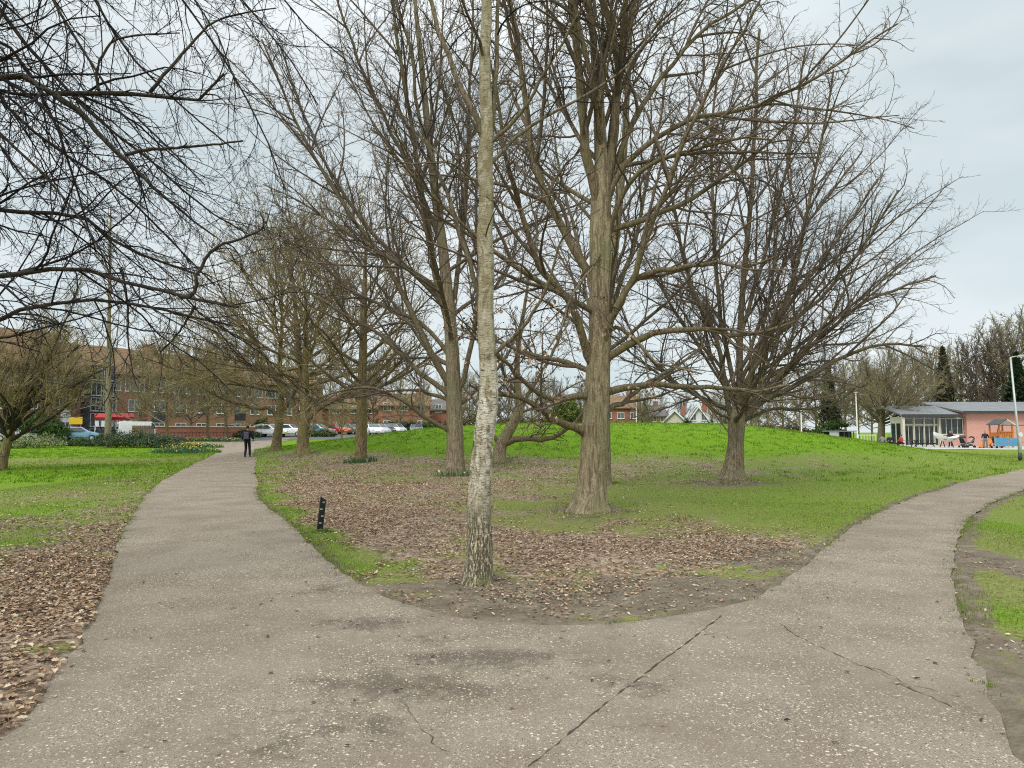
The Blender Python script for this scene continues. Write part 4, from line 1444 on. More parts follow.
B = gp(499, 462)
tree('bare_tree', 'low leaning tree with one long crooked bough, standing between the birch and the oak', B,
     [(498.6, 463, 14.5), (499.5, 455, 12.5), (501, 446, 11.5), (506, 436, 11), (514, 422, 9.5), (519, 411, 9), (518, 393, 7.5), (517, 376, 6.5), (518, 350, 5), (524, 310, 3.5), (530, 270, 2)],
     [([(503, 444), (506, 442), (522, 438.5), (541, 439), (555, 437), (565, 430), (578, 420), (590, 402)], -1.5, 7.5, 2.5),
      ([(500, 444), (496, 439), (490, 430), (484, 415), (478, 395)], 1.0, 5, 1.6),
      ([(518, 414), (528, 395), (540, 375), (556, 345), (566, 310)], 1.2, 4.5, 1.4),
      ([(518, 395), (505, 375), (495, 350), (490, 315)], -1.0, 4, 1.3)],
     Style(sp2=0.42, len2=0.45, max2=2.6, sp3=0.2, max3=1.1, sp4=0.14, max4=0.45, r3=0.0095, r4=0.0065, wander=0.15, curl=0.9), ('bark_oak', 'limb_oak', 'twig_oak'), 16, flare=0.4,
     auto=dict(n=6, z0=2.0, z1=9.0, l0=4.0, l1=3.5, e0=20, e1=65))

OL = Style(sub=1.0, sub_max=5.5, sub_ang=(16, 44), sp2=0.48, len2=0.42, max2=2.5, sp3=0.2, len3=0.42, max3=1.1, sp4=0.15, max4=0.45, r3=0.0085, r4=0.0062, trop=0.3, ang=(24, 54), up=0.08, wander=0.10)
B = gp(361, 462)
tree('bare_tree', 'upright bare tree with a straight trunk and daffodil leaves at its foot', B,
     [(361, 463, 13), (361, 450, 11.5), (361.5, 420, 11), (362, 390, 10), (363, 350, 8), (364, 310, 6), (365, 275, 4), (366, 245, 2.4), (367, 220, 1)],
     [([(361, 405), (352, 392), (335, 380), (312, 362), (290, 350)], -1.5, 5, 1.4), ([(362, 400), (372, 386), (392, 370), (415, 345)], -1.0, 4.5, 1.3)],
     OL, ('bark_olive', 'limb_grey', 'twig_olive'), 17, flare=0.25, k=18, auto=dict(n=24, z0=3.0, z1=11.5, l0=5.6, l1=3.4, e0=18, e1=68, rf=0.42))
B = gp(303, 455)
tree('bare_tree', 'wide low-forking tree with a stout furrowed trunk, right of its twin beside the path', B,
     [(303, 456, 12.5), (303, 448, 11), (303, 435, 10.8), (304, 424, 11), (305, 414, 10), (306, 395, 7.5), (305, 365, 6), (306, 330, 4), (305, 290, 2)],
     [([(302, 424), (296, 412), (290, 400), (278, 380), (262, 352), (240, 322), (222, 300)], -1.2, 7, 1.6),
      ([(306, 422), (314, 412), (326, 404), (345, 395), (370, 378), (398, 352)], -1.6, 7, 1.6),
      ([(304, 420), (303, 395), (300, 360), (297, 320), (292, 275), (288, 240)], 0.5, 8, 1.8)],
     OL, ('bark_olive', 'limb_grey', 'twig_olive'), 18, flare=0.7, flare_h=0.9, k=22,
     auto=[dict(n=26, z0=2.8, z1=9.5, l0=8.5, l1=5.5, e0=8, e1=66, rf=0.5, wander=0.06, trop=0.3)])
B = gp(277, 451)
tree('bare_tree', 'wide olive-twigged tree whose trunk stands closest to the walker on the path', B,
     [(276, 452, 10), (276.5, 446, 8.6), (277.5, 436, 8.2), (279, 425, 8), (280, 412, 7.4), (281, 395, 6), (280, 360, 4.5), (282, 320, 3), (281, 280, 1.6)],
     [([(279, 420), (270, 408), (255, 408), (232, 402), (210, 392), (190, 378)], -1.5, 5, 1.4),
      ([(280, 414), (290, 400), (300, 380), (312, 350), (320, 310)], 1.5, 5, 1.4)],
     OL, ('bark_olive', 'limb_grey', 'twig_olive'), 19, flare=0.7, flare_h=0.9, k=20,
     auto=[dict(n=26, z0=3.2, z1=10, l0=9.0, l1=5.5, e0=8, e1=64, rf=0.5, az0=1.0, wander=0.06, trop=0.3)])
B = gp(2, 471)
tree('bare_tree', 'small crooked young tree leaning at the left end of the lawn before the low shrubs', B,
     [(1, 472, 9), (4, 455, 8.5), (8, 442, 8), (10, 434, 8.5), (10, 427, 6)],
     [([(9, 436), (8, 420), (5, 405), (2, 385), (-6, 355), (-12, 330)], -1.0, 7, 1.6),
      ([(10, 436), (17, 420), (27, 405), (42, 385), (62, 362), (80, 345)], 0.5, 5.5, 1.4),
      ([(10, 434), (14, 410), (20, 385), (30, 355), (38, 330)], 1.2, 5, 1.4),
      ([(22, 412), (38, 402), (60, 392), (85, 380)], 0.2, 3.5, 1.2, 0.2)],
     Style(sp2=0.25, len2=0.42, max2=1.9, sp3=0.12, len3=0.46, max3=0.9, sp4=0.09, max4=0.4, r3=0.0075, r4=0.0055, trop=0.4, ang=(22, 50), up=0.14, wander=0.11), ('bark_olive', 'limb_dark', 'twig_olive'), 20, flare=0.3, k=16,
     auto=dict(n=18, z0=1.2, z1=1.8, l0=4.6, l1=6.0, e0=15, e1=78, rf=0.45))
B = gp(108, 447)
tree('bare_tree', 'tall slim straight tree rising behind the clipped dark shrubs in front of the brick offices', B,
     [(108, 448, 7), (108, 430, 6), (108.5, 380, 4.8), (109, 330, 3.6), (110, 280, 2.6), (110, 240, 1.8), (111, 205, 1)], [],
     Style(sp2=0.42, len2=0.45, max2=2.8, sp3=0.22, max3=1.3, sp4=0.17, max4=0.55, r3=0.011, r4=0.008, trop=0.5, ang=(18, 42)), ('bark_grey', 'limb_grey', 'twig_wood'), 22, flare=0.2, k=14,
     auto=dict(n=34, z0=4, z1=20, l0=4.6, l1=2.4, e0=30, e1=70, rf=0.35))

# ---- the tree out of frame on the left whose boughs hang into the picture
B = np.array([-8.6, 7.2, 0.0])
HY = 6.6
hang = [([(-330, 150), (-120, 90), (0, 77), (22, 77), (48, 92), (65, 97), (100, 91), (150, 95), (200, 100), (216, 94), (224, 74)], -0.6, 14, 2.4),
        ([(55, 95), (75, 108), (120, 155), (170, 202), (215, 237)], -0.3, 7, 1.6, -0.5),
        ([(-330, 200), (-120, 205), (0, 211), (53, 213), (96, 223), (116, 243), (143, 256), (200, 275)], 0.6, 10, 2),
        ([(-330, 240), (-100, 285), (0, 274), (43, 270), (80, 268), (113, 278), (160, 291), (199, 300), (238, 307)], -0.9, 10.5, 2.6),
        ([(-330, 300), (-90, 350), (0, 319), (33, 308), (83, 300), (133, 305), (186, 316), (232, 326)], 0.2, 9, 2),
        ([(180, 296), (193, 296), (199, 273), (213, 250), (246, 237), (264, 227), (260, 212)], -0.9, 4.5, 1.8, -0.9),
        ([(120, 268), (124, 278), (128, 310), (128, 340), (134, 380)], 0.4, 2.8, 1.0, 0.3),
        ([(195, 306), (188, 318), (176, 336), (160, 352)], 0.2, 3, 1.2, 0.2),
        ([(-330, -80), (-60, -60), (0, 12), (40, 60), (90, 112), (150, 160), (200, 205), (250, 235)], 0.7, 8, 1.4),
        ([(-330, -180), (-30, -120), (30, -40), (70, 30), (110, 90), (160, 140), (205, 185)], -0.2, 7, 1.4),
        ([(-330, -250), (0, -180), (50, -80), (95, 0), (130, 55), (180, 105), (235, 150)], 1.0, 7, 1.4),
        ([(-330, 60), (-80, 60), (0, 135), (45, 175), (85, 225), (105, 258)], -1.0, 7, 1.6),
        ([(-330, 30), (-100, 20), (0, 40), (40, 95), (62, 140), (80, 200), (95, 250)], 1.4, 7, 1.5),
        ([(-330, -300), (60, -200), (130, -90), (180, -20), (215, 30), (235, 80)], 0.2, 6, 1.3),
        ([(-330, -380), (40, -260), (150, -110), (225, -20), (280, 45), (318, 105)], 0.6, 6, 1.3),
        ([(-330, -420), (90, -300), (200, -130), (262, -30), (300, 20), (345, 60)], 1.4, 6, 1.3),
        ([(-330, -340), (20, -220), (110, -100), (175, -10), (225, 60), (262, 130), (285, 190)], 1.1, 6, 1.3),
        ([(-330, -60), (-60, -20), (0, 100), (60, 150), (120, 190), (170, 240), (215, 285)], 1.6, 7, 1.4),
        ([(150, 92), (165, 75), (190, 45), (215, 22), (250, 12), (276, 8)], -0.2, 4, 1.2, -0.6),
        ([(98, 90), (98, 65), (112, 42), (135, 36), (180, 33)], -0.4, 3.5, 1.2, -0.5),
        ([(125, 155), (150, 149), (190, 147), (243, 141)], -0.5, 4, 1.8, -0.5)]
tree('bare_tree', 'dark bare tree just outside the left edge whose drooping boughs hang across the top left', B,
     [(0, 0, -0.1, 0.30), (0.05, 0, 1.2, 0.24), (0.1, -0.1, 3.0, 0.22), (0.1, -0.2, 5.0, 0.19), (0, -0.3, 8.0, 0.13), (0.2, -0.3, 11, 0.06)], hang,
     Style(sp2=0.26, len2=0.5, max2=2.3, sp3=0.15, len3=0.42, max3=0.75, sp4=0.085, max4=0.22, r3=0.0027, r4=0.0019, wander=0.12, curl=0.7, trop=-0.25, ang=(20, 48), up=-0.05, flat=0.2, t0=0.34),
     ('bark_grey', 'limb_dark', 'twig_dark'), 23, world_trunk=True, Y=HY, k=24,
     auto=dict(n=9, z0=3.5, z1=9.5, l0=4.5, l1=3.0, e0=10, e1=55, az0=2.4))

# ---- right edge: a tree reaching in, and the park trees farther off
B = np.array([37.5, 44.0, 0.0])
tree('bare_tree', 'fine-twigged tree at the right edge of the photograph, only its branch ends showing', B,
     [(0, 0, -0.1, 0.34), (0, 0, 1, 0.28), (0.1, 0, 4, 0.24), (0.2, 0.1, 9, 0.15), (0.1, 0, 14, 0.05)], [],
     Style(sp2=0.45, len2=0.4, max2=2.6, sp3=0.2, max3=1.2, sp4=0.14, max4=0.5, r3=0.010, r4=0.0075), ('bark_grey', 'limb_grey', 'twig_purple'), 24, world_trunk=True, k=16,
     auto=dict(n=22, z0=5.5, z1=13, l0=4.6, l1=3.2, e0=10, e1=65, rf=0.4))

WD = Style(sp2=0.46, len2=0.46, max2=3.2, sp3=0.23, len3=0.46, max3=1.4, sp4=0.19, max4=0.6, r3=0.022, r4=0.017, trop=0.45, ang=(20, 48), up=0.15)
B = np.array([(880 - CX) * 86 / F, 86.0, 0.0])
round_tree = tree('bare_tree', 'round-headed bare tree spreading over the picnic tables beside the pavilion', B,
                  [(0, 0, -0.1, 0.52), (0, 0, 0.8, 0.42), (0.1, 0, 2.4, 0.38), (0.1, 0, 3.4, 0.34), (0.1, 0, 4.2, 0.22)], [],
                  Style(sp2=0.40, len2=0.38, max2=3.4, sp3=0.21, len3=0.46, max3=1.5, sp4=0.16, max4=0.6, r3=0.014, r4=0.010, trop=0.4, ang=(20, 48), up=0.12), ('bark_grey', 'limb_grey', 'twig_wood'), 25, world_trunk=True, k=14,
                  auto=dict(n=26, z0=2.6, z1=4.0, l0=9.0, l1=7.5, e0=12, e1=82, rf=0.55))

# three woodland trees to copy from
protos = []
for i, (H, r, n, z0, l0, l1, mats) in enumerate(((13, 0.26, 22, 2.4, 5.2, 3.6, ('bark_olive', 'limb_grey', 'twig_wood')), (16, 0.30, 24, 3.4, 5.0, 3.2, ('bark_grey', 'limb_grey', 'twig_wood')), (11, 0.22, 20, 1.8, 5.4, 4.2, ('bark_grey', 'limb_grey', 'twig_purple')))):
    protos.append((H, r * 0.8, int(n * 1.6), z0, l0, l1, mats))


def make_proto(i, loc, label, group):
    H, r, n, z0, l0, l1, mats = protos[i]
    return tree('bare_tree', label, loc, [(0, 0, -0.1, r * 1.2), (0, 0, 0.6, r), (0.1, 0.1, H * 0.35, r * 0.8), (0, 0.2, H * 0.7, r * 0.45), (0.1, 0, H * 0.95, 0.05)], [],
                WD, mats, 60 + i, group=group, world_trunk=True, k=12, show_limbs=False,
                auto=dict(n=n, z0=z0, z1=H * 0.85, l0=l0, l1=l1, e0=16, e1=70, rf=0.45))
# ------------------------------------------------------------------ buildings
MESHES = {}


def shared(key, make):
    if key not in MESHES:
        MESHES[key] = make()
    return MESHES[key]


def window(parent, x, z, w, h, y=0.0, bars=1, frame='white', pane='pane', name='window'):
    """a window set in a wall that faces local -y: frame, and its pane as a sub-part"""
    def mk():
        g = Geo()
        t = 0.07
        g.box(-w / 2, w / 2, -0.06, 0.03, 0, t).box(-w / 2, w / 2, -0.06, 0.03, h - t, h)
        g.box(-w / 2, -w / 2 + t, -0.058, 0.03, t, h - t).box(w / 2 - t, w / 2, -0.058, 0.03, t, h - t)
        for i in range(bars):
            xx = -w / 2 + w * (i + 1) / (bars + 1)
            g.box(xx - 0.03, xx + 0.03, -0.055, 0.02, t, h - t)
        g.box(-w / 2 - 0.08, w / 2 + 0.08, -0.14, 0.02, -0.07, -0.003)
        return g.mesh('window')

    def mp():
        return Geo().quad((-w / 2 + 0.05, -0.02, 0.05), (w / 2 - 0.05, -0.02, 0.05), (w / 2 - 0.05, -0.02, h - 0.05), (-w / 2 + 0.05, -0.02, h - 0.05)).mesh('pane')
    f = link(name, shared(('w', w, h, bars, frame), mk), MAT[frame], parent, (x, y, z))
    link('pane', shared(('p', w, h, pane), mp), MAT[pane], f)
    return f


# ---- the brick office block on the left
ub = np.array([0.55, 0.835])
ub /= np.linalg.norm(ub)
ob = empty('office_building', (-54.8, 78.0, 0.0), math.atan2(ub[1], ub[0]), 'long brown brick office block with a steep tiled roof and white windows on the left', 'building')
secs = [(-26, 4.5, 13.9, 0.0), (4.5, 14.5, 12.9, 0.6), (14.5, 27, 12.7, 0.0), (27, 44, 12.5, 0.7)]
for (a, b, H, yo) in secs:
    Geo().box(a, b, yo, 14, 0, 8.9).build('wall', MAT['brick_brown'], ob)
    g = Geo()
    g.prism([(yo - 0.7, 8.75), (yo - 0.6, 9.1), (yo + 2.6, H - 0.5), (7, H), (11.4, H - 0.5), (14.6, 8.9), (14.6, 8.75)], a + 0.003, b - 0.003, 'x')
    g.build('roof', MAT['tile_brown'], ob)
for i, x in enumerate(np.arange(-23.0, 43, 3.0)):
    if 6.2 < x < 10.0:
        continue
    yo = [s[3] for s in secs if s[0] <= x < s[1]][0]
    window(ob, float(x), 1.2, 1.5, 1.6, yo)
    window(ob, float(x), 4.2, 1.5, 1.5, yo)
    window(ob, float(x), 6.75, 2.5, 1.45, yo, 3)
tw = Geo().box(6.6, 9.6, -1.3, 0.57, 0, 9.6)
tw.build('stair_tower', MAT['charcoal'], ob)
for k in range(5):
    for x in (7.4, 8.8):
        window(ob, x, 0.4 + 1.85 * k, 1.2, 1.6, -1.3, 1, 'steel', 'dark_pane')
g = Geo()
for (x, z0, h) in ((-10, 13.0, 1.6), (18, 12.0, 1.5), (33, 12.0, 1.5)):
    g = Geo().box(x - 0.6, x + 0.6, 6, 7.2, z0, z0 + h)
    g.box(x - 0.7, x + 0.7, 5.9, 7.3, z0 + h, z0 + h + 0.15)
    g.build('chimney', MAT['brick_brown'], ob)


def house(name, label, px, Y, wm, depth, eave, ridge, wall, roof, cols, rows, rz=0.0, gable=False, group=None, cat='house', wsize=(1.1, 1.2), barge=None, bars=1, zadd=0.0):
    """a house whose front is wm wide; gable=True turns the gable to the viewer"""
    p = at(px, 432, Y)
    z = float(gh(p[0], p[1])) - 0.05 + zadd
    root = empty(name, (p[0], p[1], z), rz, label, cat, group)
    w = wm / 2
    if gable:
        Geo().prism([(-w, 0), (w, 0), (w, eave), (0, ridge - 0.12), (-w, eave)], 0, depth, 'y').build('wall', MAT[wall], root)
        t, o = 0.16, 0.35
        s = (ridge - eave) / w
        g = Geo().prism([(-w - o, eave - o * s), (0, ridge), (w + o, eave - o * s), (w + o, eave - o * s + t), (0, ridge + t * 1.3), (-w - o, eave - o * s + t)], -0.4, depth + 0.4, 'y')
    else:
        Geo().box(-w, w, 0, depth, 0, eave).build('wall', MAT[wall], root)
        g = Geo().prism([(-0.45, eave - 0.1), (depth / 2, ridge), (depth + 0.45, eave - 0.1), (depth + 0.45, eave + 0.06), (depth / 2, ridge + 0.2), (-0.45, eave + 0.06)], -w - 0.3, w + 0.3, 'x')
        for sx in (-1, 1):
            Geo().prism([(0.02, eave), (depth - 0.02, eave), (depth / 2, ridge - 0.03)], sx * w - 0.12, sx * w + 0.12 * (1 if sx < 0 else 0) - 0.004, 'x').build('gable', MAT[wall], root)
    rf = g.build('roof', MAT[roof], root)
    if barge:
        b = Geo()
        s = (ridge - eave) / w
        for sx in (-1, 1):
            b.add([(sx * (w + 0.36), -0.46, eave - 0.36 * s - 0.06), (sx * (w + 0.36), -0.46, eave - 0.36 * s + 0.25), (0, -0.46, ridge + 0.24), (0, -0.46, ridge - 0.1),
                   (sx * (w + 0.36), -0.40, eave - 0.36 * s - 0.06), (sx * (w + 0.36), -0.40, eave - 0.36 * s + 0.25), (0, -0.40, ridge + 0.24), (0, -0.40, ridge - 0.1)],
                  [(0, 1, 2, 3), (7, 6, 5, 4), (0, 4, 5, 1), (1, 5, 6, 2), (2, 6, 7, 3), (3, 7, 4, 0)])
        b.build('bargeboard', MAT[barge], root)
    Geo().box(w * 0.45, w * 0.45 + 0.8, depth * 0.45, depth * 0.45 + 0.7, ridge - 0.7, ridge + 1.0).build('chimney', MAT['brick_red'], root)
    for r in range(rows):
        for c in range(cols):
            x = -w + wm * (c + 0.5) / cols
            if r == 0 and c == cols // 2:
                d = Geo().box(-0.45, 0.45, -0.05, 0.02, 0, 2.05).build('door', MAT['charcoal'], root, loc=(x, 0, 0.04))
                Geo().box(0.28, 0.34, -0.09, -0.048, 0.95, 1.1).build('handle', MAT['steel'], d)
                continue
            window(root, x, 0.9 + 2.65 * r, *wsize, 0.0, bars)
    return root


house('brick_terrace', 'red brick two storey terrace behind the parked cars, right of the upright tree', 404, 104, 7.5, 8, 4.3, 6.1, 'brick_red', 'tile_brown', 3, 2, 0.15, group='red brick terraces')
house('brick_terrace', 'lower red brick terrace just left of the trunk with green shoots', 432, 112, 8.0, 8, 3.9, 5.6, 'brick_red', 'tile_grey', 4, 2, 0.05, group='red brick terraces')
house('brick_terrace', 'red brick terrace half hidden behind the upright tree and red car', 345, 118, 11.5, 8, 4.3, 6.4, 'brick_red', 'tile_brown', 4, 2, 0.3, group='red brick terraces')
house('white_house', 'small white gabled building seen between the twin trees beside the path', 291, 112, 4.6, 6, 2.4, 4.1, 'white', 'tile_grey', 2, 1, 0.25, True, wsize=(1.0, 1.1))
house('brick_house', 'pinkish brick house with white windows seen right of the big oak', 621, 122, 6.6, 8, 5.4, 7.6, 'brick_red', 'tile_brown', 3, 2, -0.1, wsize=(1.2, 1.1))
house('brick_house', 'brick house half behind the mound, left of the cream gables', 654, 132, 5.5, 8, 4.6, 6.6, 'brick_red', 'tile_grey', 3, 2, 0.1)
house('gabled_house', 'cream house with white bargeboards and a brown tiled roof beyond the mound', 675, 118, 4.6, 7, 2.9, 5.2, 'cream', 'tile_brown', 2, 1, -0.25, True, barge='white')
house('gabled_house', 'tall white gabled house beyond the mound, left of the fanning tree', 699, 116, 3.4, 7, 3.3, 5.7, 'white', 'tile_grey', 2, 2, -0.2, True, barge='white', wsize=(0.9, 1.1))

# ---- the pavilion on the right
PY = 80.0
m = PY / F
x_l, x_m, x_r = (902 - CX) * 80.6 / F, (966 - CX) * m, (1100 - CX) * m
pv_ = empty('pavilion', (x_m, PY, 0.0), 0, 'low park pavilion with a pink wall, cream glazed wing and grey sloping roofs', 'building')
L = x_r - x_m
wl = x_m - x_l
Geo().box(0, L, 0, 9, -0.1, 3.75).build('wall', MAT['pink'], pv_)
Geo().prism([(-0.7, 3.76), (-0.7, 3.95), (9.6, 5.45), (9.6, 5.2)], -0.7, L + 0.5, 'x').build('roof', MAT['lead'], pv_)
Geo().box(-0.78, L + 0.5, -0.78, -0.705, 3.68, 3.99).build('fascia', MAT['charcoal'], pv_)
Geo().prism([(0, 3.75), (9, 3.75), (9, 4.95)], 0.0, 0.14, 'x').build('gable', MAT['pink'], pv_)
# glazed wing, set a little back
Geo().box(-wl, -0.01, 0.75, 3.2, -0.1, 3.35).build('inner_wall', MAT['cream'], pv_)
for y_ in (1.05, 2.15):
    sd = Geo().quad((-wl - .02, y_, .3), (-wl - .02, y_ + .85, .3), (-wl - .02, y_ + .85, 2.6), (-wl - .02, y_, 2.6)).build('side_pane', MAT['dark_pane'], pv_)
Geo().box(-2.75, -0.012, 0.5, 0.74, -0.1, 1.25).build('low_wall', MAT['pink'], pv_)
Geo().prism([(-.3, 3.42), (-.3, 3.58), (4.6, 4.75), (4.6, 4.55)], -wl - 0.5, -0.80, 'x').build('wing_roof', MAT['lead'], pv_)
Geo().box(-wl - 0.55, -0.80, -.4, -.305, 3.28, 3.62).build('fascia', MAT['charcoal'], pv_)
Geo().box(-2.9, -2.76, .44, .74, -0.1, 3.3).build('post', MAT['cream'], pv_)
bays = [(-wl + .1, 1.15, 'window'), (-wl + 1.35, 1.1, 'glass_door'), (-wl + 2.5, 1.1, 'glass_door'), (-wl + 3.65, .45, 'window')]
for (xa, w_, nm) in bays:
    window(pv_, xa + w_ / 2, 0.05, w_, 2.3, 0.70, 1 if w_ > 1 else 0, 'cream', 'dark_pane', nm)
    window(pv_, xa + w_ / 2, 2.47, w_, 0.75, 0.70, 0, 'cream', 'pane')
    Geo().box(xa - .10, xa - .01, .5, .72, 0, 3.3).build('post', MAT['cream'], pv_)
window(pv_, -1.4, 1.32, 2.6, 1.85, 0.55, 3, 'cream', 'dark_pane')
Geo().box(-wl - .45, -wl - .2, -.25, 0.0, 0, 3.4).build('post', MAT['cream'], pv_)

# ---- hard standings
flat_area('car_park', [(-62, 72), (-34, 73), (-9, 79), (-4, 92), (-8, 101), (-32, 97), (-66, 76)], MAT['tarmac'], 0.02)
flat_area('play_area', [(28, 66.5), (60, 62), (72, 79), (31, 79.9), (31, 82.5), (27, 82.5)], MAT['paving'], 0.02)


# ------------------------------------------------------------------ vehicles
def car_meshes(kind):
    L, H = {'hatch': (4.0, 1.47), 'saloon': (4.5, 1.45), 'van': (4.9, 1.95)}[kind]
    h = L / 2
    W_ = 0.87
    g = Geo()
    if kind == 'van':
        side = [(-h, .32), (-h, 1.85), (-h + .15, H), (h - 1.75, H), (h - .95, 1.12), (h - .1, .95), (h, .62), (h, .32)]
    elif kind == 'saloon':
        side = [(-h, .34), (-h, .78), (-h + .1, .93), (-h + .75, .96), (-h + 1.3, H - .03), (-h + 2.4, H), (h - 1.35, .98), (h - .15, .78), (h, .6), (h, .34)]
    else:
        side = [(-h, .34), (-h, .9), (-h + .35, H - .06), (-h + 1.0, H), (-h + 2.2, H - .03), (h - 1.05, .98), (h - .12, .76), (h, .58), (h, .34)]
    # side profile widest at the waist, narrower at the roof
    n = len(side)

    def wd(z):
        return W_ if z < 1.0 else W_ - 0.24 * (z - 1.0) / (H - 1.0) * (0.4 if kind == 'van' else 1)
    vs = [(x, -wd(z), z) for x, z in side] + [(x, wd(z), z) for x, z in side]
    fs = [tuple(range(n)), tuple(range(n, 2 * n))[::-1]] + [(i, i + n, (i + 1) % n + n, (i + 1) % n) for i in range(n)]
    g.add(vs, fs)
    body = g.mesh('body', 0.05, True)

    gl = Geo()
    if kind == 'van':
        cab = [(h - 1.72, 1.2), (h - 1.82, 1.78), (h - 1.72, H - .1), (h - 1.03, 1.2)]
        ws = ((h - 1.70, H - .08), (h - .99, 1.16))
    elif kind == 'saloon':
        cab = [(-h + .95, 1.0), (-h + 1.42, H - .1), (-h + 2.36, H - .08), (h - 1.55, 1.0)]
        ws = ((-h + 2.46, H - .035), (h - 1.42, 1.01))
    else:
        cab = [(-h + .35, 1.0), (-h + .55, H - .13), (-h + 2.14, H - .1), (h - 1.28, 1.0)]
        ws = ((-h + 2.26, H - .06), (h - 1.12, 1.01))
    sides = []
    for s in (-1, 1):
        p = [(x, s * (wd(z) + 0.008), z) for x, z in cab]
        sides.append(Geo().add(p if s < 0 else p[::-1], [tuple(range(len(p)))]).mesh('side_window'))
    (xa, za), (xb, zb) = ws
    k = 0.012
    gl.quad((xa + k, -wd(za) + .1, za + k), (xb + k, -wd(zb) + .08, zb + k), (xb + k, wd(zb) - .08, zb + k), (xa + k, wd(za) - .1, za + k))
    front = gl.mesh('windscreen')
    gl = Geo()
    if kind == 'hatch':
        gl.quad((-h + .06, -.62, 1.0), (-h + .06, .62, 1.0), (-h + .31, .52, H - .12), (-h + .31, -.52, H - .12))
    elif kind == 'saloon':
        gl.quad((-h + .82, -.66, 1.03), (-h + .82, .66, 1.03), (-h + 1.24, .55, H - .08), (-h + 1.24, -.55, H - .08))
    else:
        gl.quad((-h - .012, -.6, 1.15), (-h - .012, .6, 1.15), (-h - .012, .6, 1.7), (-h - .012, -.6, 1.7))
    glass_ = gl.mesh('rear_window')
    wheel = Geo()
    wheel.tube([(0, -.1, 0), (0, -.09, 0), (0, .09, 0), (0, .1, 0)], [.27, .31, .31, .27], 18)
    rim = Geo()
    rim.tube([(0, -.112, 0), (0, .112, 0)], .19, 14)
    lamp = Geo().box(-.03, .03, -.17, .17, -.06, .07).mesh('lamp', 0.02, True)
    plate = Geo().box(-.012, .012, -.26, .26, -.055, .055).mesh('number_plate')
    return dict(body=body, glazing=(('side_window', sides[0]), ('side_window', sides[1]), ('windscreen', front), ('rear_window', glass_)), tyre=wheel.mesh('tyre', 0, True), rim=rim.mesh('rim'), lamp=lamp, plate=plate, h=h)


CARS = {}


def car(label, px, py, rz, kind, paint, group='parked cars', Y=None):
    if kind not in CARS:
        CARS[kind] = car_meshes(kind)
    d = CARS[kind]
    p = gp(px, py) if Y is None else at(px, 432, Y)
    p[2] = float(gh(p[0], p[1])) + 0.02
    root = empty('parked_van' if kind == 'van' else 'parked_car', p, rz, label, 'van' if kind == 'van' else 'car', group)
    me = d['body'].copy()
    link('body', me, MAT[paint], root)
    for nm_, me_ in d['glazing']:
        link(nm_, me_, MAT['dark_pane'], root)
    h = d['h']
    for sx in (-1, 1):
        for sy in (-1, 1):
            w = link('wheel', d['tyre'], MAT['rubber'], root, (sx * (h - .82), sy * .78, .31))
            link('rim', d['rim'], MAT['steel'], w)
            q = link('headlight' if sx > 0 else 'tail_light', d['lamp'].copy(), MAT['lens' if sx > 0 else 'lamp_red'], root, (sx * (h - .035), sy * .62, .7 if kind != 'van' else .8))
        link('number_plate', d['plate'], MAT['white' if sx > 0 else 'yellow'], root, (sx * (h + .012), 0, .5))
    return root


def paint(name, c):
    t = NT(name, 0.25, 0.5)
    t.b.inputs['Coat Weight'].default_value = 0.5
    k = t.noise(t.objc(), 1.3, 4)
    MAT[name] = t.color(t.ramp(k, [(0.3, tuple(v * 0.9 for v in c)), (0.7, c)]))


for nm, c in (('white_car_paint', (0.72, 0.73, 0.74)), ('silver_car_paint', (0.42, 0.44, 0.46)), ('black_car_paint', (0.015, 0.015, 0.018)), ('blue_car_paint', (0.20, 0.38, 0.52)),
              ('red_car_paint', (0.50, 0.02, 0.025)), ('teal_car_paint', (0.10, 0.20, 0.24)), ('grey_car_paint', (0.15, 0.16, 0.17))):
    paint(nm, c)
R = math.radians
car('white hatchback at the left end of the row of cars right of the upright trunk', 373, 432, R(-62), 'hatch', 'white_car_paint', Y=88)
car('silver saloon second in the row of cars right of the upright trunk', 379, 432, R(-62), 'saloon', 'silver_car_paint', Y=89)
car('black hatchback in the middle of the row right of the upright trunk', 385, 432, R(-62), 'hatch', 'black_car_paint', Y=90.5)
car('white saloon right of the black hatchback in the row of cars', 391, 432, R(-62), 'saloon', 'white_car_paint', Y=92)
car('silver hatchback at the right end of the row of cars', 396, 432, R(-62), 'hatch', 'silver_car_paint', Y=94)
car('dark car whose roof shows over the edge of the mound left of the pale trunk', 416, 432, R(-80), 'hatch', 'grey_car_paint', Y=96)
car('red hatchback parked left of the upright trunk by the small far tree', 339, 432, R(-50), 'hatch', 'red_car_paint', Y=93)
car('dark grey car parked just right of the red hatchback, partly behind the upright trunk', 352, 432, R(-40), 'saloon', 'grey_car_paint', Y=95)
car('dark teal car just right of the second twin trunk', 318, 432, R(-10), 'hatch', 'teal_car_paint', Y=88)
car('white car seen between the twin trunks beside the path', 290, 432, R(-12), 'saloon', 'white_car_paint', Y=84)
car('white car left of the first twin trunk beyond the walker', 270, 432, R(-12), 'hatch', 'white_car_paint', Y=83)
car('teal car beyond the lawn directly behind the walker', 236, 432, R(-8), 'saloon', 'teal_car_paint', Y=83)
car('pale blue hatchback parked behind the low hedge below the yellow sign', 80, 432, R(25), 'hatch', 'blue_car_paint', Y=74)
car('white hatchback half hidden behind the pale variegated shrub', 47, 432, R(15), 'hatch', 'white_car_paint', Y=73)
car('white car behind the small crooked tree at the left', 20, 432, R(15), 'saloon', 'silver_car_paint', Y=73.5)
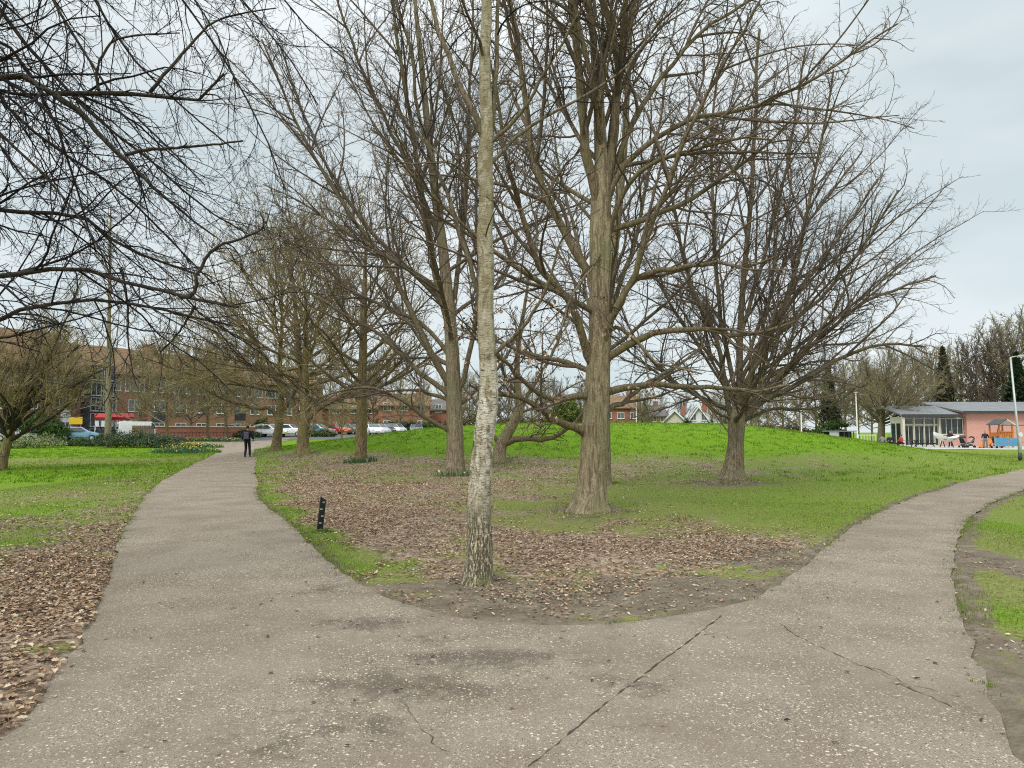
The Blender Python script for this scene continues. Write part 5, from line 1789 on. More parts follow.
car('white van behind the brown timber panel and clipped shrubs', 143, 432, R(38), 'van', 'white_car_paint', Y=76)


# ------------------------------------------------------------------ street things
def ground_at(px, Y):
    p = at(px, 432, Y)
    p[2] = float(gh(p[0], p[1]))
    return p


def stall(label, px, Y, w):
    r = empty('market_stall', ground_at(px, Y), 0.5, label, 'stall', 'red topped stalls')
    Geo().prism([(-.9, 2.15), (-.95, 2.4), (0, 2.85), (.95, 2.4), (.9, 2.15)], -w / 2, w / 2, 'x').build('canopy', MAT['red'], r)
    Geo().box(-w / 2 + .1, w / 2 - .1, -.6, .6, 0, 1.0).build('counter', MAT['charcoal'], r)
    for sx in (-1, 1):
        for sy in (-1, 1):
            Geo().box(sx * (w / 2 - .1) - .03, sx * (w / 2 - .1) + .03, sy * .75 - .03, sy * .75 + .03, 0, 2.25).build('post', MAT['white'], r)
    k = max(2, int(w / .55))
    for i in range(k):
        x = -w / 2 + w * (i + .5) / k
        Geo().box(x - .17, x + .17, -.82, -.79, 1.4, 2.05).build('board', MAT['white'], r)


stall('red canopied stall with white boards, left of the slim tall trunk', 103, 77, 1.7)
stall('wider red canopied stall with white boards, right of the slim tall trunk', 121, 79, 2.4)


def sign(label, px, Y, z0, z1, w, matn, rz=0.0, name='sign_board'):
    r = empty(name, ground_at(px, Y), rz, label, 'sign')
    for s in (-1, 1):
        Geo().tube([(s * w * .38, 0.03, -.1), (s * w * .38, 0.03, z1 - .1)], .035, 8).build('post', MAT['steel'], r)
    Geo().box(-w / 2, w / 2, -.03, -.008, z0, z1).build('panel', MAT[matn], r, bevel=0.006)
    return r


sign('yellow rectangular sign before the brick offices, above the pale blue car', 75.5, 76, 1.7, 2.5, 1.25, 'yellow', .3)
sign('grey blue square sign left of the yellow one before the brick offices', 65, 77, 1.9, 3.2, .95, 'steel', .3)
sign('dark square board on posts right of the white van', 159, 78, 1.8, 3.0, 1.6, 'charcoal', .3)
sign('dark notice board beyond the walker, above the parked teal car', 240, 84, 1.9, 3.1, 1.3, 'charcoal', 0)
g = Geo()
tp = empty('timber_screen', ground_at(143, 71), .25, 'brown timber screen in front of the white van', 'screen')
for k in range(12):
    Geo().box(-1.0 + k * .17, -1.0 + k * .17 + .15, -.02, .02, .05, 1.75).build('plank', MAT['timber'], tp)
for z in (.4, 1.4):
    Geo().box(-1.05, 1.05, .022, .07, z, z + .09).build('rail', MAT['timber'], tp)

# low wall and railings between the lawn and the street
a, b = ground_at(160, 72), ground_at(262, 79)
ang = math.atan2(b[1] - a[1], b[0] - a[0])
Ln = float(np.hypot(b[0] - a[0], b[1] - a[1]))
fr_ = empty('railing', a, ang, 'dark iron railings running behind the lawn left of the walker', 'railing')
nb = int(Ln / 0.35)
g = Geo()
for k in range(nb + 1):
    x = Ln * k / nb
    g.box(x - .012, x + .012, -.012, .012, .1, 1.05)
g.build('bars', MAT['black'], fr_)['kind'] = 'stuff'
for z in (.2, .95):
    Geo().box(0, Ln, -.02, .02, z, z + .045).build('rail', MAT['black'], fr_)
bw = empty('brick_wall', (a[0] - 2, a[1] + 3.2, a[2]), ang, 'low brown brick wall with a pale coping behind the iron railings', 'wall')
Geo().box(0, Ln, 0, .3, -.1, 1.6).build('wall', MAT['brick_red'], bw)
Geo().box(-.05, Ln + .05, -.06, .36, 1.603, 1.72).build('coping', MAT['cream'], bw)

# lamp posts
def lamp_post(label, px, Y, z1, lean=0.0, arm=True, r0=.07, mat='pole', collar=False, group='pale lamp posts'):
    r = empty('lamp_post', ground_at(px, Y), 0, label, 'lamp post', group)
    Geo().tube([(0, 0, -.2), (0, 0, 1.2), (lean * .2, 0, 1.25), (lean, 0, z1)], [r0 * 1.25, r0 * 1.25, r0 * .85, r0 * .6], 12).build('pole', MAT[mat], r, smooth=True)
    if arm:
        Geo().tube([(lean, 0, z1 - .02), (lean + .25, 0, z1 + .05), (lean + .55, 0, z1 + .06)], [.035, .03, .03], 8).build('arm', MAT[mat], r, smooth=True)
        Geo().prism([(lean + .45, z1 + .0), (lean + 1.05, z1 + .03), (lean + 1.0, z1 + .14), (lean + .5, z1 + .14)], -.13, .13, 'y').build('lantern', MAT['steel'], r, bevel=.02)
    else:
        Geo().box(lean - .16, lean + .16, -.1, .1, z1 - .02, z1 + .12).build('lantern', MAT['steel'], r, bevel=.02)
    if collar:
        Geo().tube([(lean * .02, 0, .02), (lean * .03, 0, .42)], r0 * 1.32, 12).build('collar', MAT['charcoal'], r, smooth=True)
        Geo().tube([(0.0, -r0 * 1.35, 1.42), (0.0, -r0 * 1.35 - .02, 1.42)], .12, 16).build('notice', MAT['white'], r)
    return r


q = gp(1019, 461)
lamp_post('grey lamp post with a small white notice and arm at the right edge', 1019, q[1], 5.6, -.26, True, .074, 'steel', True)
lamp_post('tall pale post standing in front of the dark shelter', 857.5, 79, 6.0, -.05, False, .09)
lamp_post('shorter pale post on the far side of the mound, right of the fanning tree', 801.5, 74, 4.1, 0, False, .08)
lamp_post('thin pale post beyond the mound beside the pinkish brick house', 636.5, 92, 5.2, 0, True, .07)
q = ground_at(804, 72)
wb = empty('white_bin', q, 0, 'small white box at the foot of the shorter pale post', 'box')
Geo().box(-.22, .22, -.15, .15, 0, 1.5).build('body', MAT['white'], wb, bevel=.02)
Geo().box(-.24, .24, -.17, .17, 1.503, 1.56).build('lid', MAT['white'], wb, bevel=.01)

# dark shelter, green railings
sh = empty('shelter', ground_at(842, 80), .02, 'low dark flat roofed shelter with a pale blue end panel behind the mound', 'shelter')
Geo().box(-1.75, 1.75, -.6, 1.2, 1.62, 1.74).build('roof', MAT['lead'], sh)
Geo().box(-1.6, 1.6, 1.0, 1.08, 0, 1.615).build('back_panel', MAT['black'], sh)
Geo().box(-1.66, -.62, -.5, -.44, 0, 1.61).build('end_panel', MAT['steel'], sh)
for x in (-.55, 0, .55, 1.1, 1.62):
    Geo().box(x - .04, x + .04, -.5, -.42, 0, 1.615).build('post', MAT['charcoal'], sh)
gf = empty('fence', ground_at(858, 79), 0, 'pale green painted railings between the dark shelter and the round tree', 'fence')
for k in range(7):
    Geo().box(k * .33 - .03, k * .33 + .03, -.03, .03, 0, 1.35).build('post', MAT['cream'], gf)
for z in (.25, 1.2):
    Geo().box(-.05, 2.05, .032, .07, z, z + .08).build('rail', MAT['cream'], gf)
hg = np.random.default_rng(4)
HEDGE = [(0.055, 0.10, 0.022), (0.035, 0.07, 0.018), (0.085, 0.13, 0.035), (0.05, 0.085, 0.03)]
PALE = [(0.17, 0.22, 0.075), (0.26, 0.28, 0.13), (0.10, 0.15, 0.045), (0.32, 0.33, 0.19)]
JUNI = [(0.045, 0.075, 0.035), (0.075, 0.115, 0.055), (0.025, 0.042, 0.022), (0.10, 0.14, 0.075), (0.14, 0.17, 0.09)]
DAFF = [(0.075, 0.15, 0.075), (0.10, 0.19, 0.10), (0.055, 0.11, 0.06), (0.12, 0.2, 0.08)]

# ---- shrubs along the far side of the left lawn
shrub('clipped_shrub', 'large clipped dark green shrub right of the slim tall trunk', gp(140, 447.5), [(-2.2, 0, 0.3, 1.6, 1.3, 1.1), (-.6, .2, .35, 1.7, 1.4, 1.15), (1.0, .1, .3, 1.6, 1.3, 1.05), (2.2, -.1, .2, 1.2, 1.1, .85)], 9000, .085, JUNI, 1, 'shrubs edging the left lawn')
shrub('clipped_shrub', 'dark rounded shrub directly behind the foot of the slim tall trunk', gp(102, 446.5), [(0, .8, .3, 1.2, 1.0, 1.1), (-.9, .2, .1, .8, .8, .6)], 4000, .085, JUNI, 2, 'shrubs edging the left lawn')
shrub('clipped_shrub', 'grey green spreading low shrub at the right end of the clipped row', gp(165, 446), [(0, 0, .2, 1.8, 1.0, .75), (1.0, .3, .2, 1.4, 1.0, .7)], 4200, .085, [(0.10, 0.14, 0.085), (0.14, 0.18, 0.115), (0.07, 0.10, 0.06)], 3, 'shrubs edging the left lawn')
shrub('variegated_shrub', 'pale variegated shrub behind the small crooked tree', gp(40, 448), [(-1.5, 0, .2, 1.5, 1.1, .85), (.3, .2, .25, 1.5, 1.2, .95), (-2.8, .1, .1, 1.2, .9, .7)], 5200, .08, PALE, 4, 'shrubs edging the left lawn')
shrub('low_hedge', 'low dark hedge below the pale blue hatchback', gp(73, 446), [(-1.2, 0, .1, 1.2, .8, .6), (.6, 0, .1, 1.3, .8, .65)], 3200, .08, HEDGE, 5, 'shrubs edging the left lawn')
shrub('evergreen_bush', 'tall loose dark evergreen bush left of the grey blue sign', ground_at(40, 72), [(0, 0, 1.2, 2.2, 1.6, 1.9), (1.2, .3, .8, 1.5, 1.2, 1.5)], 6000, .12, HEDGE, 6)
shrub('hedge', 'dark green hedge behind the row of parked cars', ground_at(400, 98), [(-3.5, 0, .6, 1.8, 1, 1.2), (-1, 0, .6, 1.9, 1, 1.3), (1.8, 0, .6, 1.9, 1, 1.2), (4, 0, .6, 1.5, 1, 1.0)], 5000, .16, HEDGE, 7)
shrub('hedge', 'low dark hedge beyond the walker in front of the parked cars', ground_at(232, 81), [(-2.6, 0, .2, 1.4, .7, .7), (-.6, 0, .2, 1.5, .7, .75), (1.6, 0, .2, 1.6, .7, .7)], 3500, .12, HEDGE, 8)
shrub('evergreen_bush', 'rounded dark green bush left of the first twin trunk, beyond the walker', ground_at(262, 84), [(0, 0, .8, 1.2, 1.0, 1.4)], 2600, .13, HEDGE, 9)
shrub('hedge', 'dark hedge below the teal car right of the twin trees', ground_at(320, 83), [(-1.2, 0, .2, 1.2, .7, .7), (.5, 0, .2, 1.3, .7, .7)], 2400, .12, HEDGE, 10)
shrub('hedge', 'evergreen hedge in front of the cream gables beyond the mound', ground_at(676, 112), [(-2.4, 0, .8, 1.6, 1, 1.6), (0, 0, .9, 1.8, 1, 1.8), (1.8, 0, 1.2, 1.5, 1, 2.3)], 4500, .2, HEDGE, 11)
shrub('hedge', 'dark evergreen bushes right of the tall white gabled house', ground_at(713, 112), [(-.6, 0, 1.2, 1.4, 1, 1.9), (1.2, 0, .8, 1.5, 1, 1.4)], 3500, .2, HEDGE, 12)
shrub('evergreen_tree', 'yellow green evergreen tree seen under the lowest bough of the oak', ground_at(568, 98), [(0, 0, 2.6, 2.2, 2, 2.6), (-1.3, 0, 1.8, 1.6, 1.5, 1.9), (1.4, 0, 1.9, 1.5, 1.5, 2.0)], 6000, .2, [(0.11, 0.14, 0.03), (0.07, 0.10, 0.022), (0.15, 0.17, 0.045)], 13, cat='tree')
shrub('evergreen_bush', 'small dark layered evergreen in front of the woodland, left of the dark shelter', ground_at(829, 92), [(0, 0, 1.6, 2.0, 1.6, .8), (.8, 0, 2.4, 1.6, 1.3, .7), (-.3, 0, .6, 1.2, 1, .8)], 3500, .16, HEDGE, 14)
shrub('evergreen_bush', 'low tawny bush on the far side of the mound left of the dark shelter', ground_at(812, 76), [(0, 0, .5, 1.6, 1, .9), (1.2, 0, .3, 1.0, .8, .7)], 2500, .13, [(0.16, 0.13, 0.06), (0.11, 0.10, 0.04)], 15)


# ---- daffodils
def daffodils(label, loc, rx, ry, n, nf, h, seed, rz=0.0, fl=(0.75, 0.58, 0.06)):
    rng = np.random.default_rng(seed)
    root = empty('daffodil_clump', loc, rz, label, 'daffodils', 'daffodil clumps')
    d = np.sqrt(rng.random(n))
    an = rng.random(n) * 6.283
    x, y = rx * d * np.cos(an), ry * d * np.sin(an)
    lean = rng.uniform(0.05, 0.5, n)
    yaw = rng.random(n) * 6.283
    hh = h * rng.uniform(.45, 1.2, n) * (1.1 - .55 * d ** 3)
    lean *= 1.5
    w = 0.014 + 0.012 * (loc[1] > 30)
    sx, sy = -np.sin(yaw) * w, np.cos(yaw) * w
    zz = gh(x + loc[0], y + loc[1]) - loc[2]
    tx, ty = x + np.cos(yaw) * lean * hh, y + np.sin(yaw) * lean * hh
    V = np.stack([np.stack([x - sx, y - sy, zz], 1), np.stack([x + sx, y + sy, zz], 1), np.stack([tx + sx * .5, ty + sy * .5, zz + hh * .97], 1), np.stack([tx - sx * .5, ty - sy * .5, zz + hh], 1)], 1)
    col = np.asarray(DAFF)[rng.integers(0, 4, n)] * rng.uniform(.7, 1.3, (n, 1))
    link('foliage', np_mesh('foliage', V.reshape(-1, 3), [np.arange(n * 4).reshape(n, 4)], False, np.repeat(col, 4, 0)), MAT['foliage'], root)
    if nf:
        k = rng.integers(0, n, nf)
        P = np.column_stack([tx[k], ty[k], (zz + hh)[k] + .03])
        V, Fs, c = green_cloud(np.repeat(P, 5, 0) + rng.normal(0, .022, (nf * 5, 3)), rng, .05, [fl, tuple(v * .8 for v in fl), (.8, .7, .35)], .6)
        link('flowers', np_mesh('flowers', V, Fs, False, c), MAT['foliage'], root)
    return root


daffodils('blue green daffodil leaves with pale yellow flowers at the bend of the left path', gp(186, 453.5), 2.6, 1.3, 2600, 90, .38, 1)
daffodils('band of pale yellow daffodils behind the blue green clump by the path', gp(188, 447.8), 3.2, 1.2, 2200, 330, .36, 2)
daffodils('scattered yellow daffodils in the verge beyond the path, left of the walker', gp(205, 441.2), 5.0, 1.0, 1500, 170, .34, 3)
daffodils('green daffodil shoots round the foot of the upright trunk', gp(361, 462.5), .85, .5, 150, 3, .30, 4, fl=(.7, .7, .6))
daffodils('green daffodil shoots round the foot of the pale trunk left of the birch', gp(455, 477), .75, .45, 130, 5, .27, 5, fl=(.7, .7, .6))

# ---- the small marker post by the path
mp_ = empty('marker_post', gp(319.5, 532), R(25), 'short black leaning marker post with a sloping top in the grass by the path', 'post')
mp_.rotation_euler = (R(3), R(5), R(20))
Geo().prism([(-.045, -.15), (.045, -.15), (.045, .51), (-.045, .57)], -.05, .05, 'y').build('post', MAT['black'], mp_, bevel=.006)
g = Geo()
for (z, x) in ((.47, .01), (.36, -.015), (.25, .012), (.14, -.008)):
    g.box(x - .02, x + .018, -.0535, -.051, z, z + .022)
g.build('markings', MAT['steel'], mp_)
for (dx, sd) in ((.0, 1), (.12, 2)):
    pass
shrub('grass_tuft', 'tuft of rough grass round the foot of the black marker post', gp(322, 533.5), [(0, 0, .0, .16, .13, .08)], 260, .03, [(0.10, 0.17, 0.03), (0.17, 0.18, 0.07)], 21, cat='grass tuft', aspect=.2, stems=False)
# ------------------------------------------------------------------ people
def skin(name, joints, edges, mat, parent, sub=2):
    """one continuous surface grown over a skeleton: joints {name: (x, y, z, r)}"""
    ks = list(joints)
    me = bpy.data.meshes.new(name)
    me.from_pydata([joints[k][:3] for k in ks], [(ks.index(a), ks.index(b)) for a, b in edges], [])
    o = bpy.data.objects.new(name, me)
    C.objects.link(o)
    s = o.modifiers.new('skin', 'SKIN')
    for v, k in zip(me.skin_vertices[0].data, ks):
        r = joints[k][3]
        v.radius = (r, joints[k][4] if len(joints[k]) > 4 else r)
    me.skin_vertices[0].data[0].use_root = True
    u = o.modifiers.new('sub', 'SUBSURF')
    u.levels = u.render_levels = sub
    dg = bpy.context.evaluated_depsgraph_get()
    nm = bpy.data.meshes.new_from_object(o.evaluated_get(dg))
    nm.name = name
    bpy.data.objects.remove(o)
    nm.polygons.foreach_set('use_smooth', [True] * len(nm.polygons))
    nm.materials.clear()
    return link(name, nm, MAT[mat], parent)


def person(label, loc, rz, pose, coat, trousers, hair='hair', bag=None, scale=1.0, group=None):
    """faces local +y"""
    root = empty('person', loc, rz, label, 'person', group, scale)
    if pose == 'sit':
        hip, knee_y, knee_z, lift = 0.50, 0.42, 0.50, 0.50 - 0.92
        legs = {s: [(s * .09, .02, .50), (s * .11, .43, .50), (s * .11, .40, .08), (s * .12, .54, .035)] for s in (-1, 1)}
    elif pose == 'walk':
        legs = {-1: [(-.09, 0, .90), (-.10, .10, .48), (-.10, -.06, .08), (-.11, .08, .035)], 1: [(.09, 0, .90), (.10, .10, .49), (.10, .17, .09), (.11, .32, .05)]}
        lift = 0
    else:
        legs = {s: [(s * .09, 0, .90), (s * .11, .02, .48), (s * .12, 0, .08), (s * .13, .14, .035)] for s in (-1, 1)}
        lift = 0
    z = lambda v: v + lift
    J = {'pel': (0, 0, z(.95), .13, .10), 'chest': (0, .01, z(1.25), .15, .11), 'neck0': (0, .0, z(1.43), .07), 'neck': (0, .015, z(1.50), .052), 'jaw': (0, .04, z(1.57), .068), 'head': (0, .02, z(1.66), .088, .098), 'top': (0, .01, z(1.73), .062)}
    E = [('pel', 'chest'), ('chest', 'neck0'), ('neck0', 'neck'), ('neck', 'jaw'), ('jaw', 'head'), ('head', 'top')]
    coatJ = {'pel': (0, 0, z(.88), .165, .13), 'waist': (0, .0, z(1.08), .16, .125), 'chest': (0, .01, z(1.28), .18, .135), 'neck0': (0, 0, z(1.44), .095), 'col': (0, .0, z(1.50), .075)}
    coatE = [('pel', 'waist'), ('waist', 'chest'), ('chest', 'neck0'), ('neck0', 'col')]
    for s, n in ((-1, 'l'), (1, 'r')):
        sw = .10 * s if pose == 'walk' else (.0 if pose == 'stand' else .0)
        el, wr = (s * .28, -.06 + sw, z(1.10)), (s * .25, .13 + sw, z(.98))
        if pose == 'sit':
            el, wr = (s * .27, .06, z(1.12)), (s * .16, .32, z(1.10))
        J['sh' + n] = (s * .17, 0, z(1.40), .062)
        J['el' + n] = (*el, .042)
        J['wr' + n] = (*wr, .028)
        J['palm' + n] = (wr[0] - s * .005, wr[1] + .05, wr[2] - .05, .034, .02)
        E += [('chest', 'sh' + n), ('sh' + n, 'el' + n), ('el' + n, 'wr' + n), ('wr' + n, 'palm' + n)]
        for f, (dx, ln, r) in enumerate(((-.026, .065, .009), (-.009, .078, .009), (.009, .073, .009), (.026, .055, .008))):
            J[f'f{n}{f}'] = (wr[0] + dx, wr[1] + .05 + ln * .5, wr[2] - .06 - ln * .6, r)
            E.append(('palm' + n, f'f{n}{f}'))
        J['th' + n] = (wr[0] - s * .045, wr[1] + .07, wr[2] - .05, .011)
        E.append(('palm' + n, 'th' + n))
        a, k, f, t = legs[s]
        J['hp' + n], J['kn' + n], J['an' + n], J['to' + n] = (*a, .085), (*k, .058), (*f, .042), (*t, .036)
        E += [('pel', 'hp' + n), ('hp' + n, 'kn' + n), ('kn' + n, 'an' + n), ('an' + n, 'to' + n)]
        coatJ['sh' + n] = (s * .185, 0, z(1.40), .078)
        coatJ['el' + n] = (*el, .063)
        coatJ['wr' + n] = (wr[0], wr[1] - .02, wr[2] + .015, .05)
        coatE += [('chest', 'sh' + n), ('sh' + n, 'el' + n), ('el' + n, 'wr' + n)]
    skin('body', J, E, 'skin', root)
    skin('jacket', coatJ, coatE, coat, root)
    T = {'pel': (0, 0, z(.93), .145, .115)}
    TE = []
    for s, n in ((-1, 'l'), (1, 'r')):
        a, k, f, t = legs[s]
        T['hp' + n], T['kn' + n], T['an' + n] = (*a, .10), (*k, .075), (f[0], f[1], f[2] - .015, .066)
        TE += [('pel', 'hp' + n), ('hp' + n, 'kn' + n), ('kn' + n, 'an' + n)]
    skin('trousers', T, TE, trousers, root)
    for s, n in ((-1, 'l'), (1, 'r')):
        a, k, f, t = legs[s]
        skin('shoe', {'h': (f[0], f[1] - .02, .05 + (f[2] - .08), .05), 't': (t[0], t[1] + .02, .04 + (t[2] - .035), .04)}, [('h', 't')], 'black', root)
    skin('hair', {'a': (0, -.02, z(1.60), .075), 'b': (0, -.012, z(1.69), .094, .1), 'c': (0, 0, z(1.755), .066)}, [('a', 'b'), ('b', 'c')], hair, root)
    if bag:
        b = Geo().box(-.15, .15, -.30, -.14, z(1.00), z(1.40), .02).build('backpack', MAT[bag], root, bevel=.04, smooth=True)
    return root


q = gp(247, 457.5)
person('walker seen from behind on the left path in a dark jacket with a slate backpack', q + np.array([0, 0, .015]), R(4), 'walk', 'navy', 'trouser', bag='bag', scale=.97)


def picnic_table(label, px, Y, rz):
    r = empty('picnic_table', ground_at(px, Y), rz, label, 'picnic table', 'dark picnic tables')
    for k in range(5):
        Geo().box(-.9, .9, -.37 + k * .15, -.24 + k * .15, .72, .76).build('top_board', MAT['charcoal'], r)
    for s in (-1, 1):
        Geo().box(-.9, .9, s * .72 - .13, s * .72 + .13, .42, .46).build('bench_seat', MAT['charcoal'], r)
        for t in (-1, 1):
            Geo().tube([(s * .65, t * .62, 0), (s * .65, t * .2, .72)], .045, 6).build('leg', MAT['black'], r)
        Geo().box(s * .65 - .03, s * .65 + .03, -.75, .75, .34, .418).build('brace', MAT['black'], r)
    return r


picnic_table('dark picnic table beside the round tree, nearest to its trunk', 886, 74, .2)
picnic_table('dark picnic table before the glazed doors of the pavilion', 907, 74.5, -.1)
picnic_table('dark picnic table between the glazed doors and the white boat', 924, 74, .15)
person('person in a red coat seated at the picnic table by the glazed doors', ground_at(901, 73.4) + np.array([0, 0, .01]), R(20), 'sit', 'red_cloth', 'trouser', group=None)
person('person in grey seated at the picnic table nearest the round tree', ground_at(882, 73.1), R(-10), 'sit', 'grey_cloth', 'trouser')
person('person in navy seated on the far side of the table nearest the round tree', ground_at(889, 75.0), R(170), 'sit', 'navy', 'trouser')
person('person in a black coat standing beside the orange play house', ground_at(985, 70), R(150), 'stand', 'black', 'grey_cloth')
person('person in dark clothes standing behind the white boat', ground_at(950, 76.5), R(160), 'stand', 'navy', 'trouser')

# white boat-shaped play piece on a dark stand
bt = empty('play_boat', ground_at(946, 72), .12, 'white curved play boat on a dark stand in front of the pavilion', 'boat')
n, k = 17, 9
V, Fq = [], []
for i in range(n):
    u = -1 + 2 * i / (n - 1)
    half = .55 * (1 - abs(u) ** 2.4) ** .6 + .015
    zk = .62 + .55 * abs(u) ** 2.2 - (.12 * u)
    zr = 1.02 + .42 * abs(u) ** 2 - (.16 * u)
    for j in range(k):
        a = -1 + 2 * j / (k - 1)
        V.append((u * 1.35, a * half, zk + (zr - zk) * abs(a) ** 2.2))
for i in range(n - 1):
    for j in range(k - 1):
        Fq.append((i * k + j, (i + 1) * k + j, (i + 1) * k + j + 1, i * k + j + 1))
me = bpy.data.meshes.new('hull')
me.from_pydata(V, [], Fq)
hull = link('hull', me, MAT['white'], bt)
sm = hull.modifiers.new('thick', 'SOLIDIFY')
sm.thickness = .05
for x in (-.45, .5):
    Geo().box(x - .12, x + .12, -.5, .5, .8, .84).build('thwart', MAT['timber'], bt)
    Geo().tube([(x, -.35, 0), (x, -.1, .62)], .05, 6).tube([(x, .35, 0), (x, .1, .62)], .05, 6).build('stand', MAT['black'], bt)


def pram(label, px, Y, rz, cloth='black'):
    r = empty('pushchair', ground_at(px, Y), rz, label, 'pushchair', 'pushchairs by the playground')
    for sy in (-1, 1):
        for x in (-.33, .33):
            w = Geo().tube([(x, sy * .26 - .025, .13), (x, sy * .26 + .025, .13)], .13, 14).build('wheel', MAT['rubber'], r)
        Geo().tube([(.36, sy * .26, .14), (-.1, sy * .24, .62), (-.52, sy * .22, 1.05)], .016, 6).tube([(-.33, sy * .26, .14), (.18, sy * .24, .6)], .016, 6).build('frame', MAT['steel'], r)
    Geo().tube([(-.52, -.22, 1.05), (-.52, .22, 1.05)], .022, 8).build('handle', MAT['black'], r)
    Geo().prism([(-.25, .5), (.3, .42), (.36, .52), (-.05, .62), (-.32, 1.0), (-.40, .95)], -.2, .2, 'y').build('seat', MAT[cloth], r, bevel=.02)
    Geo().prism([(-.38, .95), (-.3, 1.14), (-.1, 1.2), (.1, 1.12), (.16, 1.0), (-.1, 1.06)], -.22, .22, 'y').build('hood', MAT[cloth], r, bevel=.02)
    Geo().box(-.22, .2, -.18, .18, .2, .38).build('basket', MAT['charcoal'], r, bevel=.02)
    return r


pram('black pushchair to the right of the white play boat', 963, 71, R(30))
pram('black pushchair with its hood towards the pink wall, second from the boat', 970, 71.5, R(150))
pram('black pushchair in front of the orange play house', 996, 69, R(20))

# orange play house
ph = empty('play_house', ground_at(1001, 72), .15, 'orange timber play tower with a small dark and white roof', 'play tower')
for sx in (-1, 1):
    for sy in (-1, 1):
        Geo().box(sx * .75 - .06, sx * .75 + .06, sy * .6 - .06, sy * .6 + .06, 0, 2.35).build('post', MAT['orange'], ph)
Geo().box(-.85, .85, -.7, .7, .85, .95).build('platform', MAT['orange'], ph)
for k in range(7):
    Geo().box(-.66 + k * .2, -.52 + k * .2, -.70, -.664, .96, 1.6).build('board', MAT['orange'], ph)
Geo().box(-.80, .80, -.74, -.703, 1.55, 1.65).build('rail', MAT['orange'], ph)
Geo().box(-.74, -.70, -.53, .53, .96, 1.55).build('side_panel', MAT['orange'], ph)
Geo().box(.70, .74, -.53, .53, .96, 1.55).build('side_panel', MAT['orange'], ph)
Geo().prism([(-.95, 2.3), (0, 2.85), (0, 2.92), (-1.0, 2.34)], -.8, .8, 'y').build('roof_slope', MAT['charcoal'], ph)
Geo().prism([(.95, 2.3), (.004, 2.85), (.004, 2.92), (1.0, 2.34)], -.8, .8, 'y').build('roof_slope', MAT['white'], ph)
Geo().prism([(-2.5, .0), (-2.3, .0), (-.86, .85), (-.86, .95)], -.5, .5, 'y').build('ramp', MAT['orange'], ph)
bp = empty('play_unit', ground_at(1008, 68.5), -.1, 'blue play panel low in front of the orange play tower', 'play panel')
for x in (-1.2, 0, 1.2):
    Geo().tube([(x, .06, 0), (x, .06, 1.15)], .05, 8).build('post', MAT['steel'], bp)
Geo().box(-1.2, -.03, -.02, .005, .2, 1.05).build('panel', MAT['blue'], bp, bevel=.01)
Geo().box(.03, 1.2, -.02, .005, .2, 1.0).build('panel', MAT['blue'], bp, bevel=.01)
sw = empty('swing_frame', ground_at(1016, 76), 0, 'thin dark swing frame behind the orange play tower', 'swing')
Geo().tube([(-1.9, 0, 2.35), (1.9, 0, 2.35)], .045, 8).build('crossbar', MAT['charcoal'], sw)
for s in (-1, 1):
    for t in (-1, 1):
        Geo().tube([(s * 1.85, t * .8, 0), (s * 1.85, 0, 2.33)], .04, 8).build('leg', MAT['charcoal'], sw)
    sx = s * .8
    Geo().box(sx - .22, sx + .22, -.09, .09, .5, .54).build('swing_seat', MAT['rubber'], sw)
    Geo().tube([(sx - .2, 0, .54), (sx - .2, 0, 2.33)], .01, 5).tube([(sx + .2, 0, .54), (sx + .2, 0, 2.33)], .01, 5).build('chain', MAT['steel'], sw)
rb = empty('toy_scooter', ground_at(981, 69.5), .5, 'small red ride-on scooter lying by the black pushchairs', 'scooter')
Geo().box(-.35, .3, -.07, .07, .08, .13).build('deck', MAT['red'], rb, bevel=.01)
Geo().tube([(.3, 0, .1), (.22, 0, .75)], .02, 8).tube([(.22, -.18, .75), (.22, .18, .75)], .018, 8).build('handlebar', MAT['red'], rb)
for x in (-.36, .34):
    Geo().tube([(x, -.02, .07), (x, .02, .07)], .07, 12).build('wheel', MAT['rubber'], rb)

# ------------------------------------------------------------------ the far trees
rng = np.random.default_rng(99)
first = {}


def far_tree(i, px, Y, sc, label, group, rz=None):
    p = ground_at(px, Y)
    rz = float(rng.random() * 6.28) if rz is None else rz
    if i not in first:
        t = make_proto(i, p, label, group)
        t.scale = (sc,) * 3
        t.rotation_euler = (0, 0, rz)
        first[i] = t
        return t
    return copy_thing(first[i], p, rz, sc, label, group)


GS = 'small bare trees before the offices'
GW = 'bare trees of the woodland behind the pavilion'
GM = 'bare trees beyond the mound'
GC = 'bare trees round the car park'
far_tree(0, 167, 69, .85, 'small bare tree beside the dark square board', GS)
far_tree(0, 208, 74, .8, 'small spreading bare tree left of the dark notice board', GS)
far_tree(0, 226, 80, .88, 'spreading bare tree left of the walker, behind the iron railings', GS)
far_tree(2, 190, 82, .9, 'bare tree close to the brick offices, between the two spreading ones', GS)
far_tree(0, 140, 78, .8, 'spreading bare tree behind the white van', GS)
far_tree(0, 55, 80, 1.0, 'bare tree before the offices behind the grey blue sign', GS)
far_tree(1, 255, 90, .80, 'tall bare tree directly beyond the walker', GS)
far_tree(0, 342, 66, .42, 'little bare tree in front of the red hatchback', GC)
far_tree(1, 330, 104, .75, 'tall bare tree behind the red hatchback', GC)
far_tree(0, 400, 97, .62, 'bare tree before the red brick terrace, right of the row of cars', GC)
far_tree(2, 372, 108, .8, 'bare tree behind the left end of the parked cars', GC)
far_tree(1, 424, 99, .6, 'slender bare tree before the lower brick terrace', GC)
far_tree(0, 75, 92, .9, 'bare tree against the office wall behind the yellow sign', GS)
